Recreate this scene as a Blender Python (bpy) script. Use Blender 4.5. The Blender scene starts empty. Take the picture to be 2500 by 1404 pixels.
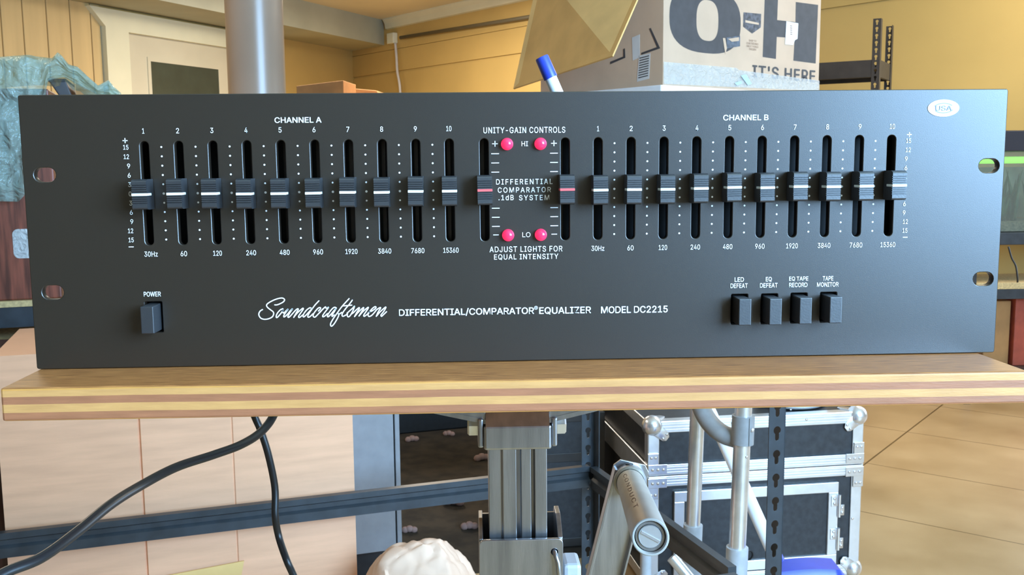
import bpy, bmesh, math, random
from mathutils import Vector as V, Matrix as M
random.seed(7)
S = bpy.context.scene
COL = S.collection
PI = math.pi

# ------------------------------------------------------------------ camera
F = 2400.0                                  # focal length in pixels of the 2500x1404 frame
RT = V((0.999049, -0.042631, -0.009174))    # camera right / down / forward in world axes
DN = V((-0.014436, -0.124822, -0.992074))
FW = V((0.041148, 0.991263, -0.125319))
CP = V((-0.02648, -0.48562, 1.09894))
cam_d = bpy.data.cameras.new('camera')
cam = bpy.data.objects.new('camera', cam_d)
COL.objects.link(cam)
cam.matrix_world = M(((RT.x, -DN.x, -FW.x, CP.x), (RT.y, -DN.y, -FW.y, CP.y), (RT.z, -DN.z, -FW.z, CP.z), (0, 0, 0, 1)))
cam_d.sensor_width = 36.0
cam_d.lens = F / 2500 * 36
cam_d.clip_start = 0.02
cam_d.clip_end = 100
cam_d.dof.use_dof = True
cam_d.dof.focus_distance = 0.50
cam_d.dof.aperture_fstop = 75
S.camera = cam
S.view_settings.view_transform = 'Standard'
S.view_settings.look = 'None'
S.view_settings.gamma = 1
S.view_settings.use_curve_mapping = False
S.view_settings.exposure = 0.0

# ------------------------------------------------------------------ light
world = bpy.data.worlds.new('world')
S.world = world
world.use_nodes = True
bg = world.node_tree.nodes['Background']
bg.inputs[0].default_value = (0.75, 0.86, 1.0, 1)
bg.inputs[1].default_value = 0.30

def area(name, loc, target, sx, sy, power, color, spread=PI):
    d = bpy.data.lights.new(name, 'AREA')
    d.shape = 'RECTANGLE'; d.size = sx; d.size_y = sy
    d.energy = power; d.color = color; d.spread = spread
    o = bpy.data.objects.new(name, d)
    COL.objects.link(o)
    o.location = loc
    o.rotation_euler = (V(target) - V(loc)).to_track_quat('-Z', 'Y').to_euler()
    return o
WC = V((1.45, -1.60, 1.62))                                  # middle of the daylight window, right of the camera
wdir = V((-0.805, -0.593, 0)); wn = V((-0.593, 0.805, 0))
WIN_A, WIN_B = WC - wdir * 3.55, WC + wdir * 2.3
WIN_A.z = WIN_B.z = 0
WS0, WS1, WZ0, WZ1 = 3.55 - 1.25, 3.55 + 0.46, 1.00, 2.32     # opening along the wall, and its sill and head
wm = WIN_A + wdir * (WS0 + WS1) / 2 + V((0, 0, (WZ0 + WZ1) / 2))
area('window_daylight', wm - wn * 0.06, wm + wn, WS1 - WS0, WZ1 - WZ0, 310, (0.37, 0.65, 1.0))
area('warm_fill_light', (2.2, 3.3, 2.36), (2.2, 3.3, 0), 1.2, 1.2, 36, (1.0, 0.87, 0.70))  # warm fills below the ceiling, added to brighten the room; no lamp fixtures
area('warm_fill_light', (-0.6, 6.2, 2.36), (-0.6, 6.2, 0), 1.2, 1.2, 88, (1.0, 0.89, 0.73))
area('warm_fill_light', (-1.6, 2.2, 2.10), (-1.6, 2.2, 0), 0.5, 0.9, 15, (1.0, 0.89, 0.73))

KC_, RD_, RN_ = V((-1.1568, 9.3860, 0)), V((0.5957, -0.8032, 0)), V((-0.8032, -0.5957, 0))   # back wall line and normal
B0, B1, BZ0, BZ1 = 6.75, 8.75, 0.55, 2.10                     # a second window in the back wall, right of the frame
bwm = KC_ + RD_ * (B0 + B1) / 2 + V((0, 0, (BZ0 + BZ1) / 2))
area('window_daylight', bwm - RN_ * 0.05, bwm + RN_, B1 - B0, BZ1 - BZ0, 55, (0.60, 0.78, 1.0))

# ------------------------------------------------------------------ measuring helpers (points in the room behind a pixel of the photograph)
def ray(u, v): return RT * ((u - 1250) / F) + DN * ((v - 702) / F) + FW
def at(u, v, d):
    r = ray(u, v); return CP + r * (d / r.y)
def onz(u, v, z):
    r = ray(u, v); return CP + r * ((z - CP.z) / r.z)
def onplane(u, v, p, n):
    r = ray(u, v); return CP + r * ((p - CP).dot(n) / r.dot(n))

# ------------------------------------------------------------------ materials
MATS = {}
def srgb(r, g, b):
    f = lambda c: (c / 255 / 12.92) if c / 255 <= 0.04045 else ((c / 255 + 0.055) / 1.055) ** 2.4
    return (f(r), f(g), f(b), 1)
def mat(name, col, rough=0.5, metal=0.0, var=0.0, scale=20.0, bump=0.0, bscale=80.0, stretch=(1, 1, 1), spec=0.5, coat=0.0, col2=None, detail=4, bdist=0.001):
    if name in MATS: return MATS[name]
    m = bpy.data.materials.new(name); m.use_nodes = True
    nt = m.node_tree; N = nt.nodes; L = nt.links
    b = N['Principled BSDF']
    b.inputs['Base Color'].default_value = col
    b.inputs['Roughness'].default_value = rough
    b.inputs['Metallic'].default_value = metal
    b.inputs['Specular IOR Level'].default_value = spec
    b.inputs['Coat Weight'].default_value = coat
    tc = N.new('ShaderNodeTexCoord'); mp = N.new('ShaderNodeMapping')
    mp.inputs['Scale'].default_value = stretch
    L.new(tc.outputs['Object'], mp.inputs['Vector'])
    if var > 0 or col2:
        n = N.new('ShaderNodeTexNoise'); n.inputs['Scale'].default_value = scale; n.inputs['Detail'].default_value = detail
        L.new(mp.outputs[0], n.inputs['Vector'])
        cr = N.new('ShaderNodeValToRGB')
        c2 = col2 or tuple(max(0, c * (1 - var)) for c in col[:3]) + (1,)
        c1 = col if col2 else tuple(min(1, c * (1 + var * 0.5)) for c in col[:3]) + (1,)
        cr.color_ramp.elements[0].position = 0.35; cr.color_ramp.elements[1].position = 0.65
        cr.color_ramp.elements[0].color = c2; cr.color_ramp.elements[1].color = c1
        L.new(n.outputs['Fac'], cr.inputs['Fac']); L.new(cr.outputs['Color'], b.inputs['Base Color'])
    if bump > 0:
        n2 = N.new('ShaderNodeTexNoise'); n2.inputs['Scale'].default_value = bscale; n2.inputs['Detail'].default_value = 3
        L.new(mp.outputs[0], n2.inputs['Vector'])
        bp = N.new('ShaderNodeBump'); bp.inputs['Strength'].default_value = bump; bp.inputs['Distance'].default_value = bdist
        L.new(n2.outputs['Fac'], bp.inputs['Height']); L.new(bp.outputs['Normal'], b.inputs['Normal'])
    MATS[name] = m
    return m
def emis(name, col, strength, base=(0.5, 0.02, 0.05, 1)):
    m = mat(name, base, 0.15)
    b = m.node_tree.nodes['Principled BSDF']
    b.inputs['Emission Color'].default_value = col; b.inputs['Emission Strength'].default_value = strength
    return m

PANEL = mat('black_textured_paint', (0.018, 0.0115, 0.007, 1), 0.37, bump=0.11, bscale=2300, bdist=0.0002, spec=0.85)
PRINT = mat('white_ink', (0.86, 0.88, 0.90, 1), 0.41, spec=1.0)
BLACKP = mat('black_plastic', (0.022, 0.022, 0.024, 1), 0.40, bump=0.05, bscale=900, spec=1.0)
CHASSIS = mat('black_steel', (0.010, 0.010, 0.011, 1), 0.5, var=0.3, scale=60)
RAILM = mat('slider_rail_steel', (0.10, 0.085, 0.075, 1), 0.4, 0.6, var=0.2)
INDW = mat('white_indicator', (0.82, 0.82, 0.74, 1), 0.5)
INDR = mat('red_indicator', (0.75, 0.10, 0.10, 1), 0.5)
LEDM = emis('red_led', (1.0, 0.03, 0.14, 1), 0.95, (0.6, 0.02, 0.06, 1))
STICK = mat('sticker_white', (0.80, 0.80, 0.80, 1), 0.5)
STICKG = mat('sticker_grey_ink', (0.22, 0.22, 0.32, 1), 0.5)
ALU = mat('brushed_aluminium', (0.44, 0.44, 0.45, 1), 0.34, 1.0, var=0.22, scale=14, stretch=(8, 8, 0.7), bump=0.06, bscale=160)
ALUT = mat('aluminium_tube', (0.80, 0.81, 0.82, 1), 0.30, 0.85, var=0.1, scale=30)
TRIM = mat('aluminium_trim', (0.82, 0.82, 0.83, 1), 0.32, 0.8, var=0.06, scale=30)
CHROME = mat('chrome', (0.78, 0.78, 0.80, 1), 0.26, 0.85)
GREYP = mat('grey_pvc', (0.34, 0.32, 0.285, 1), 0.42, var=0.12, scale=25)
GREYG = mat('grey_grip_plastic', (0.25, 0.24, 0.235, 1), 0.5, var=0.15, scale=40)
GREYS = mat('grey_sleeve_plastic', (0.42, 0.42, 0.43, 1), 0.45, var=0.1, scale=40)
RACKM = mat('charcoal_painted_steel', (0.030, 0.036, 0.043, 1), 0.36, var=0.25, scale=30, bump=0.05, bscale=200)
RACKD = mat('dark_brown_steel', (0.030, 0.024, 0.020, 1), 0.45, var=0.25, scale=20)
CABM = mat('blue_grey_painted_steel', (0.245, 0.25, 0.26, 1), 0.5, var=0.08, scale=30)
CARD = mat('cardboard', (0.76, 0.40, 0.235, 1), 0.85, var=0.08, scale=6, stretch=(1, 1, 9), bump=0.08, bscale=60, bdist=0.002)
CARDY = mat('cardboard_tan', (0.80, 0.50, 0.19, 1), 0.85, var=0.15, scale=6, bump=0.06, bscale=50)
CARDB = mat('cardboard_shipping', (0.58, 0.41, 0.285, 1), 0.8, var=0.08, scale=8, bump=0.05, bscale=40)
CARDO = mat('cardboard_orange', (0.40, 0.20, 0.07, 1), 0.8, var=0.2, scale=8)
KRAFT = mat('kraft_paper', (0.88, 0.58, 0.42, 1), 0.8, var=0.12, scale=5, bump=0.15, bscale=25, bdist=0.004)
INKD = mat('dark_grey_ink', (0.055, 0.052, 0.055, 1), 0.7, var=0.15, scale=30)
REDW = mat('red_wood_veneer', (0.17, 0.045, 0.025, 1), 0.4, var=0.6, scale=9, stretch=(9, 9, 0.8), coat=0.2)
PARTB = mat('particle_board', (0.52, 0.37, 0.17, 1), 0.8, var=0.25, scale=120)
CASEB = mat('black_laminate', (0.028, 0.029, 0.032, 1), 0.42, var=0.3, scale=60, bump=0.12, bscale=300)
BLUE = mat('blue_plastic', (0.028, 0.055, 0.42, 1), 0.35, var=0.1)
WHITEP = mat('white_plastic', (0.82, 0.83, 0.86, 1), 0.35, var=0.04)
OFFW = mat('off_white_plastic', (0.62, 0.60, 0.58, 1), 0.45, var=0.05)
CORD = mat('black_cord_vinyl', (0.014, 0.014, 0.015, 1), 0.30, bump=0.04, bscale=120)
CREAM = mat('cream_paint', (0.79, 0.78, 0.58, 1), 0.55, var=0.05, scale=3)
CREAM2 = mat('cream_door_paint', (0.66, 0.62, 0.47, 1), 0.5, var=0.05, scale=3)
TAN = mat('tan_wall_paint', (0.585, 0.405, 0.135, 1), 0.7, var=0.08, scale=1.6, bump=0.04, bscale=12)
TANP = mat('tan_paneling_paint', (0.68, 0.50, 0.23, 1), 0.6, var=0.08, scale=2, stretch=(6, 6, 0.6))
CEIL = mat('ceiling_paint', (0.80, 0.75, 0.58, 1), 0.8, var=0.08, scale=1.2)
SOFF = mat('grey_green_soffit_paint', (0.46, 0.47, 0.36, 1), 0.7, var=0.12, scale=2)
POST = mat('grey_post_paint', (0.30, 0.205, 0.145, 1), 0.30, var=0.06, scale=5, bump=0.05, bscale=60)
PLASTERW = mat('white_plaster', (0.70, 0.66, 0.58, 1), 0.8, var=0.05, scale=2)
PEANUT = mat('pink_foam', (0.40, 0.24, 0.20, 1), 0.9, var=0.1, scale=40)
CONDUIT = mat('conduit_steel', (0.16, 0.14, 0.09, 1), 0.5, 0.3)
WATERP = mat('plant_green', (0.03, 0.07, 0.02, 1), 0.6, var=0.5, scale=30)
REDC = mat('red_carton', (0.34, 0.06, 0.03, 1), 0.6, var=0.2)

def wood_edge():                                   # plywood: plies stacked through the thickness
    m = mat('plywood_edge', (0.6, 0.4, 0.2, 1), 0.5, bump=0.10, bscale=200, stretch=(1, 1, 6))
    nt = m.node_tree; N = nt.nodes; L = nt.links; b = N['Principled BSDF']
    tc = N.new('ShaderNodeTexCoord'); sp = N.new('ShaderNodeSeparateXYZ'); L.new(tc.outputs['Object'], sp.inputs[0])
    nz = N.new('ShaderNodeTexNoise'); nz.inputs['Scale'].default_value = 9; L.new(tc.outputs['Object'], nz.inputs['Vector'])
    ma = N.new('ShaderNodeMath'); ma.operation = 'MULTIPLY_ADD'; ma.inputs[1].default_value = 0.0012; L.new(nz.outputs['Fac'], ma.inputs[0]); L.new(sp.outputs['Z'], ma.inputs[2])
    mr = N.new('ShaderNodeMapRange'); mr.inputs['From Min'].default_value = -0.0154; mr.inputs['From Max'].default_value = 0.0006
    L.new(ma.outputs[0], mr.inputs['Value'])
    cr = N.new('ShaderNodeValToRGB'); cr.color_ramp.interpolation = 'CONSTANT'
    E = cr.color_ramp.elements
    light, dark, edge, thin = srgb(196, 140, 82), srgb(158, 99, 66), srgb(190, 130, 62), srgb(130, 80, 44)
    stops = [(0, edge), (0.06, dark), (0.285, light), (0.52, dark), (0.74, light), (0.925, edge), (0.965, thin)]
    E[0].position, E[0].color = stops[0]; E[1].position, E[1].color = stops[1]
    for p, c in stops[2:]:
        e = E.new(p); e.color = c
    L.new(mr.outputs[0], cr.inputs['Fac'])
    n2 = N.new('ShaderNodeTexNoise'); n2.inputs['Scale'].default_value = 60; n2.inputs['Detail'].default_value = 6
    mp = N.new('ShaderNodeMapping'); mp.inputs['Scale'].default_value = (1.0, 1, 9); L.new(tc.outputs['Object'], mp.inputs[0]); L.new(mp.outputs[0], n2.inputs['Vector'])
    mx = N.new('ShaderNodeMix'); mx.data_type = 'RGBA'; mx.blend_type = 'OVERLAY'; mx.inputs[0].default_value = 0.35
    L.new(cr.outputs[0], mx.inputs[6]); L.new(n2.outputs['Color'], mx.inputs[7]); 
    bw = N.new('ShaderNodeRGBToBW'); L.new(n2.outputs['Color'], bw.inputs[0]); L.new(bw.outputs[0], mx.inputs[7])
    L.new(mx.outputs[2], b.inputs['Base Color'])
    return m
PLY = wood_edge()
PLYTOP = mat('worn_wood_veneer', srgb(186, 122, 66), 0.42, scale=30, stretch=(2.2, 30, 10), col2=srgb(138, 84, 42), detail=8, bump=0.12, bscale=70)

def floor_shading():
    m = mat('tan_floor_sheets', (0.47, 0.30, 0.135, 1), 0.30, bump=0.05, bscale=9, bdist=0.004)
    nt = m.node_tree; N = nt.nodes; L = nt.links; b = N['Principled BSDF']
    tc = N.new('ShaderNodeTexCoord')
    def dot(vec):
        d = N.new('ShaderNodeVectorMath'); d.operation = 'DOT_PRODUCT'; d.inputs[1].default_value = vec; L.new(tc.outputs['Object'], d.inputs[0]); return d.outputs['Value']
    def seam(val, off, per, w):
        a = N.new('ShaderNodeMath'); a.operation = 'SUBTRACT'; L.new(val, a.inputs[0]); a.inputs[1].default_value = off - per / 2
        mo = N.new('ShaderNodeMath'); mo.operation = 'FLOORED_MODULO'; L.new(a.outputs[0], mo.inputs[0]); mo.inputs[1].default_value = per
        s = N.new('ShaderNodeMath'); s.operation = 'SUBTRACT'; L.new(mo.outputs[0], s.inputs[0]); s.inputs[1].default_value = per / 2
        ab = N.new('ShaderNodeMath'); ab.operation = 'ABSOLUTE'; L.new(s.outputs[0], ab.inputs[0])
        lt = N.new('ShaderNodeMath'); lt.operation = 'LESS_THAN'; L.new(ab.outputs[0], lt.inputs[0]); lt.inputs[1].default_value = w
        return lt.outputs[0]
    s1 = seam(dot((0.64, 0.77, 0)), 2.65, 0.515, 0.0022)
    s2 = seam(dot((0.77, -0.64, 0)), -0.80, 1.55, 0.0035)
    mxs = N.new('ShaderNodeMath'); mxs.operation = 'MAXIMUM'; L.new(s1, mxs.inputs[0]); L.new(s2, mxs.inputs[1])
    n = N.new('ShaderNodeTexNoise'); n.inputs['Scale'].default_value = 3.2; n.inputs['Detail'].default_value = 7; L.new(tc.outputs['Object'], n.inputs['Vector'])
    cr = N.new('ShaderNodeValToRGB'); cr.color_ramp.elements[0].color = (0.36, 0.22, 0.10, 1); cr.color_ramp.elements[1].color = (0.49, 0.32, 0.16, 1)
    cr.color_ramp.elements[0].position = 0.3; cr.color_ramp.elements[1].position = 0.7
    L.new(n.outputs['Fac'], cr.inputs['Fac'])
    mx = N.new('ShaderNodeMix'); mx.data_type = 'RGBA'; L.new(mxs.outputs[0], mx.inputs[0]); L.new(cr.outputs[0], mx.inputs[6]); mx.inputs[7].default_value = (0.13, 0.075, 0.03, 1)
    L.new(mx.outputs[2], b.inputs['Base Color'])
    rr = N.new('ShaderNodeMapRange'); rr.inputs['To Min'].default_value = 0.26; rr.inputs['To Max'].default_value = 0.46; L.new(n.outputs['Fac'], rr.inputs['Value']); L.new(rr.outputs[0], b.inputs['Roughness'])
    return m
FLOORM = floor_shading()

def film(name, col, clear, bscale, bump, rough=0.12):
    m = bpy.data.materials.new(name); m.use_nodes = True
    nt = m.node_tree; N = nt.nodes; L = nt.links
    b = N['Principled BSDF']; b.inputs['Base Color'].default_value = col; b.inputs['Roughness'].default_value = rough; b.inputs['Specular IOR Level'].default_value = 0.8
    t = N.new('ShaderNodeBsdfTransparent'); t.inputs[0].default_value = (0.88, 0.97, 0.97, 1)
    mx = N.new('ShaderNodeMixShader'); mx.inputs[0].default_value = 1 - clear
    L.new(t.outputs[0], mx.inputs[1]); L.new(b.outputs[0], mx.inputs[2]); L.new(mx.outputs[0], N['Material Output'].inputs['Surface'])
    n = N.new('ShaderNodeTexNoise'); n.inputs['Scale'].default_value = bscale; n.inputs['Detail'].default_value = 5; n.inputs['Distortion'].default_value = 1.2
    tc = N.new('ShaderNodeTexCoord'); L.new(tc.outputs['Object'], n.inputs['Vector'])
    bp = N.new('ShaderNodeBump'); bp.inputs['Strength'].default_value = bump; bp.inputs['Distance'].default_value = 0.02
    L.new(n.outputs['Fac'], bp.inputs['Height']); L.new(bp.outputs[0], b.inputs['Normal'])
    return m
WRAP = film('teal_plastic_film', (0.42, 0.55, 0.50, 1), 0.70, 26, 1.0, 0.11)
TAPE = film('clear_tape', (0.80, 0.80, 0.80, 1), 0.55, 60, 0.7, 0.10)
GLASS = film('tank_glass', (0.30, 0.30, 0.26, 1), 0.80, 2, 0.05, 0.05)
WATERM = film('tank_water', (0.10, 0.14, 0.07, 1), 0.60, 3, 0.1, 0.1)
PANE = mat('door_glass', (0.06, 0.075, 0.055, 1), 0.16, var=0.2, scale=3)
TANKL = emis('green_tank_lamp', (0.45, 1.0, 0.12, 1), 1.0, (0.3, 0.8, 0.1, 1))

# ------------------------------------------------------------------ mesh helpers
class MB:
    def __init__(s): s.bm = bmesh.new()
    def _x(s, vs, mtx):
        if mtx is not None: bmesh.ops.transform(s.bm, matrix=mtx, verts=vs)
    def box(s, lo, hi, mtx=None, bev=0.0, seg=2):
        t = bmesh.new()
        bmesh.ops.create_cube(t, size=1)
        c = (V(lo) + V(hi)) / 2; d = V(hi) - V(lo)
        for v in t.verts: v.co = V((v.co.x * d.x, v.co.y * d.y, v.co.z * d.z)) + c
        if bev > 0: bmesh.ops.bevel(t, geom=t.edges[:], offset=min(bev, min(abs(d.x), abs(d.y), abs(d.z)) * 0.45), segments=seg, affect='EDGES', profile=0.5)
        s.merge(t, mtx); return s
    def merge(s, t, mtx=None):
        if mtx is not None: bmesh.ops.transform(t, matrix=mtx, verts=t.verts[:])
        mp = {}
        for v in t.verts: mp[v] = s.bm.verts.new(v.co)
        for f in t.faces:
            try: s.bm.faces.new([mp[v] for v in f.verts])
            except ValueError: pass
        t.free()
    def prism(s, pts, p0, ax, ay, az, depth, bev=0.0):
        """polygon pts (a, b) in the plane p0 + a*ax + b*ay, extruded by depth along az"""
        t = bmesh.new(); p0, ax, ay, az = V(p0), V(ax), V(ay), V(az)
        a = [t.verts.new(p0 + ax * x + ay * y) for x, y in pts]
        b = [t.verts.new(p0 + ax * x + ay * y + az * depth) for x, y in pts]
        n = len(pts)
        t.faces.new(a); t.faces.new(b[::-1])
        for i in range(n): t.faces.new((a[i], b[i], b[(i + 1) % n], a[(i + 1) % n]))
        bmesh.ops.recalc_face_normals(t, faces=t.faces[:])
        if bev > 0: bmesh.ops.bevel(t, geom=t.edges[:], offset=bev, segments=2, affect='EDGES', profile=0.5)
        s.merge(t); return s
    def hull(s, a, b):
        """loft between two point loops of equal length, capped"""
        t = bmesh.new(); A = [t.verts.new(p) for p in a]; B = [t.verts.new(p) for p in b]; n = len(A)
        t.faces.new(A); t.faces.new(B[::-1])
        for i in range(n): t.faces.new((A[i], B[i], B[(i + 1) % n], A[(i + 1) % n]))
        bmesh.ops.recalc_face_normals(t, faces=t.faces[:]); s.merge(t); return s
    def tube(s, pts, r, seg=16, cap=True, flat=1.0, closed_r=None):
        pts = [V(p) for p in pts]; n = len(pts); rings = []
        t = bmesh.new(); up = None
        for i, p in enumerate(pts):
            d = (pts[min(i + 1, n - 1)] - pts[max(i - 1, 0)]).normalized()
            if up is None:
                up = V((0, 0, 1)) if abs(d.z) < 0.9 else V((1, 0, 0))
            x = d.cross(up).normalized(); y = x.cross(d).normalized(); up = y
            rr = r[i] if isinstance(r, (list, tuple)) else r
            rings.append([t.verts.new(p + x * math.cos(2 * PI * k / seg) * rr + y * math.sin(2 * PI * k / seg) * rr * flat) for k in range(seg)])
        for i in range(n - 1):
            for k in range(seg):
                t.faces.new((rings[i][k], rings[i][(k + 1) % seg], rings[i + 1][(k + 1) % seg], rings[i + 1][k]))
        if cap: t.faces.new(rings[0][::-1]); t.faces.new(rings[-1])
        bmesh.ops.recalc_face_normals(t, faces=t.faces[:]); s.merge(t); return s
    def lathe(s, prof, p0, axis, seg=28):
        """profile of (radius, height) pairs turned about axis through p0"""
        axis = V(axis).normalized(); u = axis.orthogonal().normalized(); w = axis.cross(u); t = bmesh.new(); rings = []
        for r, h in prof:
            if r < 1e-7: rings.append([t.verts.new(V(p0) + axis * h)])
            else: rings.append([t.verts.new(V(p0) + axis * h + (u * math.cos(2 * PI * k / seg) + w * math.sin(2 * PI * k / seg)) * r) for k in range(seg)])
        for a, b in zip(rings, rings[1:]):
            for k in range(seg):
                q = [a[k % len(a)], a[(k + 1) % len(a)], b[(k + 1) % len(b)], b[k % len(b)]]
                q = list(dict.fromkeys(q))
                if len(q) >= 3: t.faces.new(q)
        bmesh.ops.recalc_face_normals(t, faces=t.faces[:]); s.merge(t); return s
    def grid(s, rows):
        t = bmesh.new(); R = [[t.verts.new(p) for p in row] for row in rows]
        for a, b in zip(R, R[1:]):
            for k in range(len(a) - 1): t.faces.new((a[k], a[k + 1], b[k + 1], b[k]))
        s.merge(t); return s
    def build(s, name, m, parent=None, smooth=False, loc=None, rot=None):
        me = bpy.data.meshes.new(name); s.bm.to_mesh(me); s.bm.free()
        return link(name, me, m, parent, smooth, loc, rot)
def link(name, me, m, parent=None, smooth=False, loc=None, rot=None):
    o = bpy.data.objects.new(name, me); COL.objects.link(o)
    if not me.materials: me.materials.append(m)
    if smooth:
        me.polygons.foreach_set('use_smooth', [True] * len(me.polygons))
        if smooth is not True: me.set_sharp_from_angle(angle=smooth)
    if parent is not None: o.parent = parent
    if loc is not None: o.location = loc
    if rot is not None: o.rotation_euler = rot
    return o
SM = math.radians(40)
def tag(o, label, cat, group=None, kind=None):
    o['label'] = label; o['category'] = cat
    if group: o['group'] = group
    if kind: o['kind'] = kind
    return o
def thing(name, label, cat, loc=(0, 0, 0), rz=0.0, group=None):
    o = bpy.data.objects.new(name, None); COL.objects.link(o)
    o.location = loc; o.rotation_euler = (0, 0, rz); o.empty_display_size = 0.05
    return tag(o, label, cat, group)
def struct(o): o['kind'] = 'structure'; return o
def mesh_from(ob):
    dg = bpy.context.evaluated_depsgraph_get()
    me = bpy.data.meshes.new_from_object(ob.evaluated_get(dg))
    d = ob.data; bpy.data.objects.remove(ob); bpy.data.curves.remove(d)
    return me
def filled(outlines, thick, bev=0.0):
    """flat plate with holes: first outline is outer; returned mesh lies in XZ, front face at y=0, back at y=thick"""
    cu = bpy.data.curves.new('plate', 'CURVE'); cu.dimensions = '2D'; cu.fill_mode = 'BOTH'
    cu.extrude = max(thick / 2 - bev, 1e-5); cu.bevel_depth = bev; cu.bevel_resolution = 1; cu.offset = -bev
    for pts in outlines:
        sp = cu.splines.new('POLY'); sp.points.add(len(pts) - 1); sp.use_cyclic_u = True
        for p, (x, z) in zip(sp.points, pts): p.co = (x, z, 0, 1)
    ob = bpy.data.objects.new('plate', cu); COL.objects.link(ob)
    me = mesh_from(ob)
    for v in me.vertices: v.co = V((v.co.x, thick / 2 - v.co.z, v.co.y))
    return me
def stadium(cx, cz, w, h, n=8):
    r = min(w, h) / 2; pts = []
    if h >= w:
        for k in range(n + 1): a = PI * k / n; pts.append((cx + r * math.cos(a), cz + h / 2 - r + r * math.sin(a)))
        for k in range(n + 1): a = PI + PI * k / n; pts.append((cx + r * math.cos(a), cz - h / 2 + r + r * math.sin(a)))
    else:
        for k in range(n + 1): a = -PI / 2 + PI * k / n; pts.append((cx + w / 2 - r + r * math.cos(a), cz + r * math.sin(a)))
        for k in range(n + 1): a = PI / 2 + PI * k / n; pts.append((cx - w / 2 + r + r * math.cos(a), cz + r * math.sin(a)))
    return pts
def rect(x0, z0, x1, z1): return [(x0, z0), (x1, z0), (x1, z1), (x0, z1)]
def rrect(x0, z0, x1, z1, r, n=4):
    pts = []
    for cx, cz, a0 in ((x1 - r, z0 + r, -PI / 2), (x1 - r, z1 - r, 0), (x0 + r, z1 - r, PI / 2), (x0 + r, z0 + r, PI)):
        for k in range(n + 1): a = a0 + PI / 2 * k / n; pts.append((cx + r * math.cos(a), cz + r * math.sin(a)))
    return pts
import os
FONT = None
try:
    FONT = bpy.data.fonts.load(os.path.join(bpy.utils.system_resource('DATAFILES', path='fonts'), 'Inter.woff2'))
except Exception:
    FONT = None                                     # Blender's built-in lettering
def text_mesh(s, bold=0.0, space=1.0):
    cu = bpy.data.curves.new('text', 'FONT'); cu.body = s; cu.size = 1.0; cu.resolution_u = 4; cu.space_character = space
    if FONT: cu.font = FONT
    ob = bpy.data.objects.new('text', cu); COL.objects.link(ob)
    me = mesh_from(ob)
    if bold > 0:                                     # heavier strokes: the same letters struck again, a hair to each side
        bm = bmesh.new(); lift = 0
        for dx, dy in ((-bold, 0), (bold, 0), (0, bold * 0.6), (0, -bold * 0.6)):
            lift += 0.00003
            t = bmesh.new(); t.from_mesh(me)
            mp = {v: bm.verts.new((v.co.x + dx, v.co.y + dy, lift)) for v in t.verts}
            for f in t.faces:
                try: bm.faces.new([mp[v] for v in f.verts])
                except ValueError: pass
            t.free()
        bm.to_mesh(me); bm.free()
    return me
def fit_text(name, s, m, parent, org, ax, ay, w, h, bold=0.02, space=1.0):
    """text scaled to the box w x h whose lower left corner is org, in the plane ax, ay"""
    me = text_mesh(s, bold, space)
    xs = [v.co.x for v in me.vertices]; ys = [v.co.y for v in me.vertices]
    x0, x1, y0, y1 = min(xs), max(xs), min(ys), max(ys)
    org, ax, ay = V(org), V(ax), V(ay); nn = ax.cross(ay)
    for v in me.vertices:
        v.co = org + nn * v.co.z + ax * ((v.co.x - x0) / max(1e-6, x1 - x0) * w) + ay * ((v.co.y - y0) / max(1e-6, y1 - y0) * h)
    return link(name, me, m, parent)
def smooth_path(pts, n=6):
    out = []; P = [V(p) for p in pts]
    for i in range(len(P) - 1):
        a = P[max(i - 1, 0)]; b = P[i]; c = P[i + 1]; d = P[min(i + 2, len(P) - 1)]
        for k in range(n):
            t = k / n; out.append(0.5 * ((2 * b) + (c - a) * t + (2 * a - 5 * b + 4 * c - d) * t * t + (3 * b - a - 3 * c + d) * t ** 3))
    out.append(P[-1]); return out

# ================================================================== THE ROOM
def wallframe(p, q):
    d = V((q.x - p.x, q.y - p.y, 0)).normalized(); n = V((d.y, -d.x, 0))
    if n.dot(CP - p) < 0: n = -n
    return d, n                                   # along the wall, and towards the room
ZS = 2.20                                         # underside of the soffit
KC = onz(860, 125, ZS); KC.z = 0                  # far corner of the room
LW = onz(210, 8, ZS)
zsid = at(865, 190, KC.y - CP.y).z
RW = onz(2010, 24, zsid)
ld, ln = wallframe(KC, LW)                        # left wall runs from the corner towards us
rd, rn = wallframe(KC, RW)                        # back wall runs from the corner to the right and towards us
def onL(u, v, off=0.0): return onplane(u, v, KC + ln * off, ln)
def onR(u, v, off=0.0): return onplane(u, v, KC + rn * off, rn)
def sL(p): return (V((p.x, p.y, 0)) - KC).dot(ld)
def sR(p): return (V((p.x, p.y, 0)) - KC).dot(rd)
ZC = onR(938, 49).z                               # ceiling height
LEN_R = (WIN_A - KC).dot(rd) + 0.9
LEN_L = 12.0
UP = V((0, 0, 1))

fl = MB(); fl.box((-9, -7, -0.06), (9, 13, 0)); struct(fl.build('floor', FLOORM))
cl = MB(); cl.box((-9, -7, ZC), (9, 13, ZC + 0.06)); struct(cl.build('ceiling', CEIL))
w = MB()
for r_ in (rect(-0.1, 0, B0, ZC), rect(B1, 0, LEN_R, ZC), rect(B0, 0, B1, BZ0), rect(B0, BZ1, B1, ZC)):
    w.prism(r_, KC - rn * 0.012, rd, UP, -rn, 0.1)
wall_back = struct(w.build('wall_back', TAN))
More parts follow.
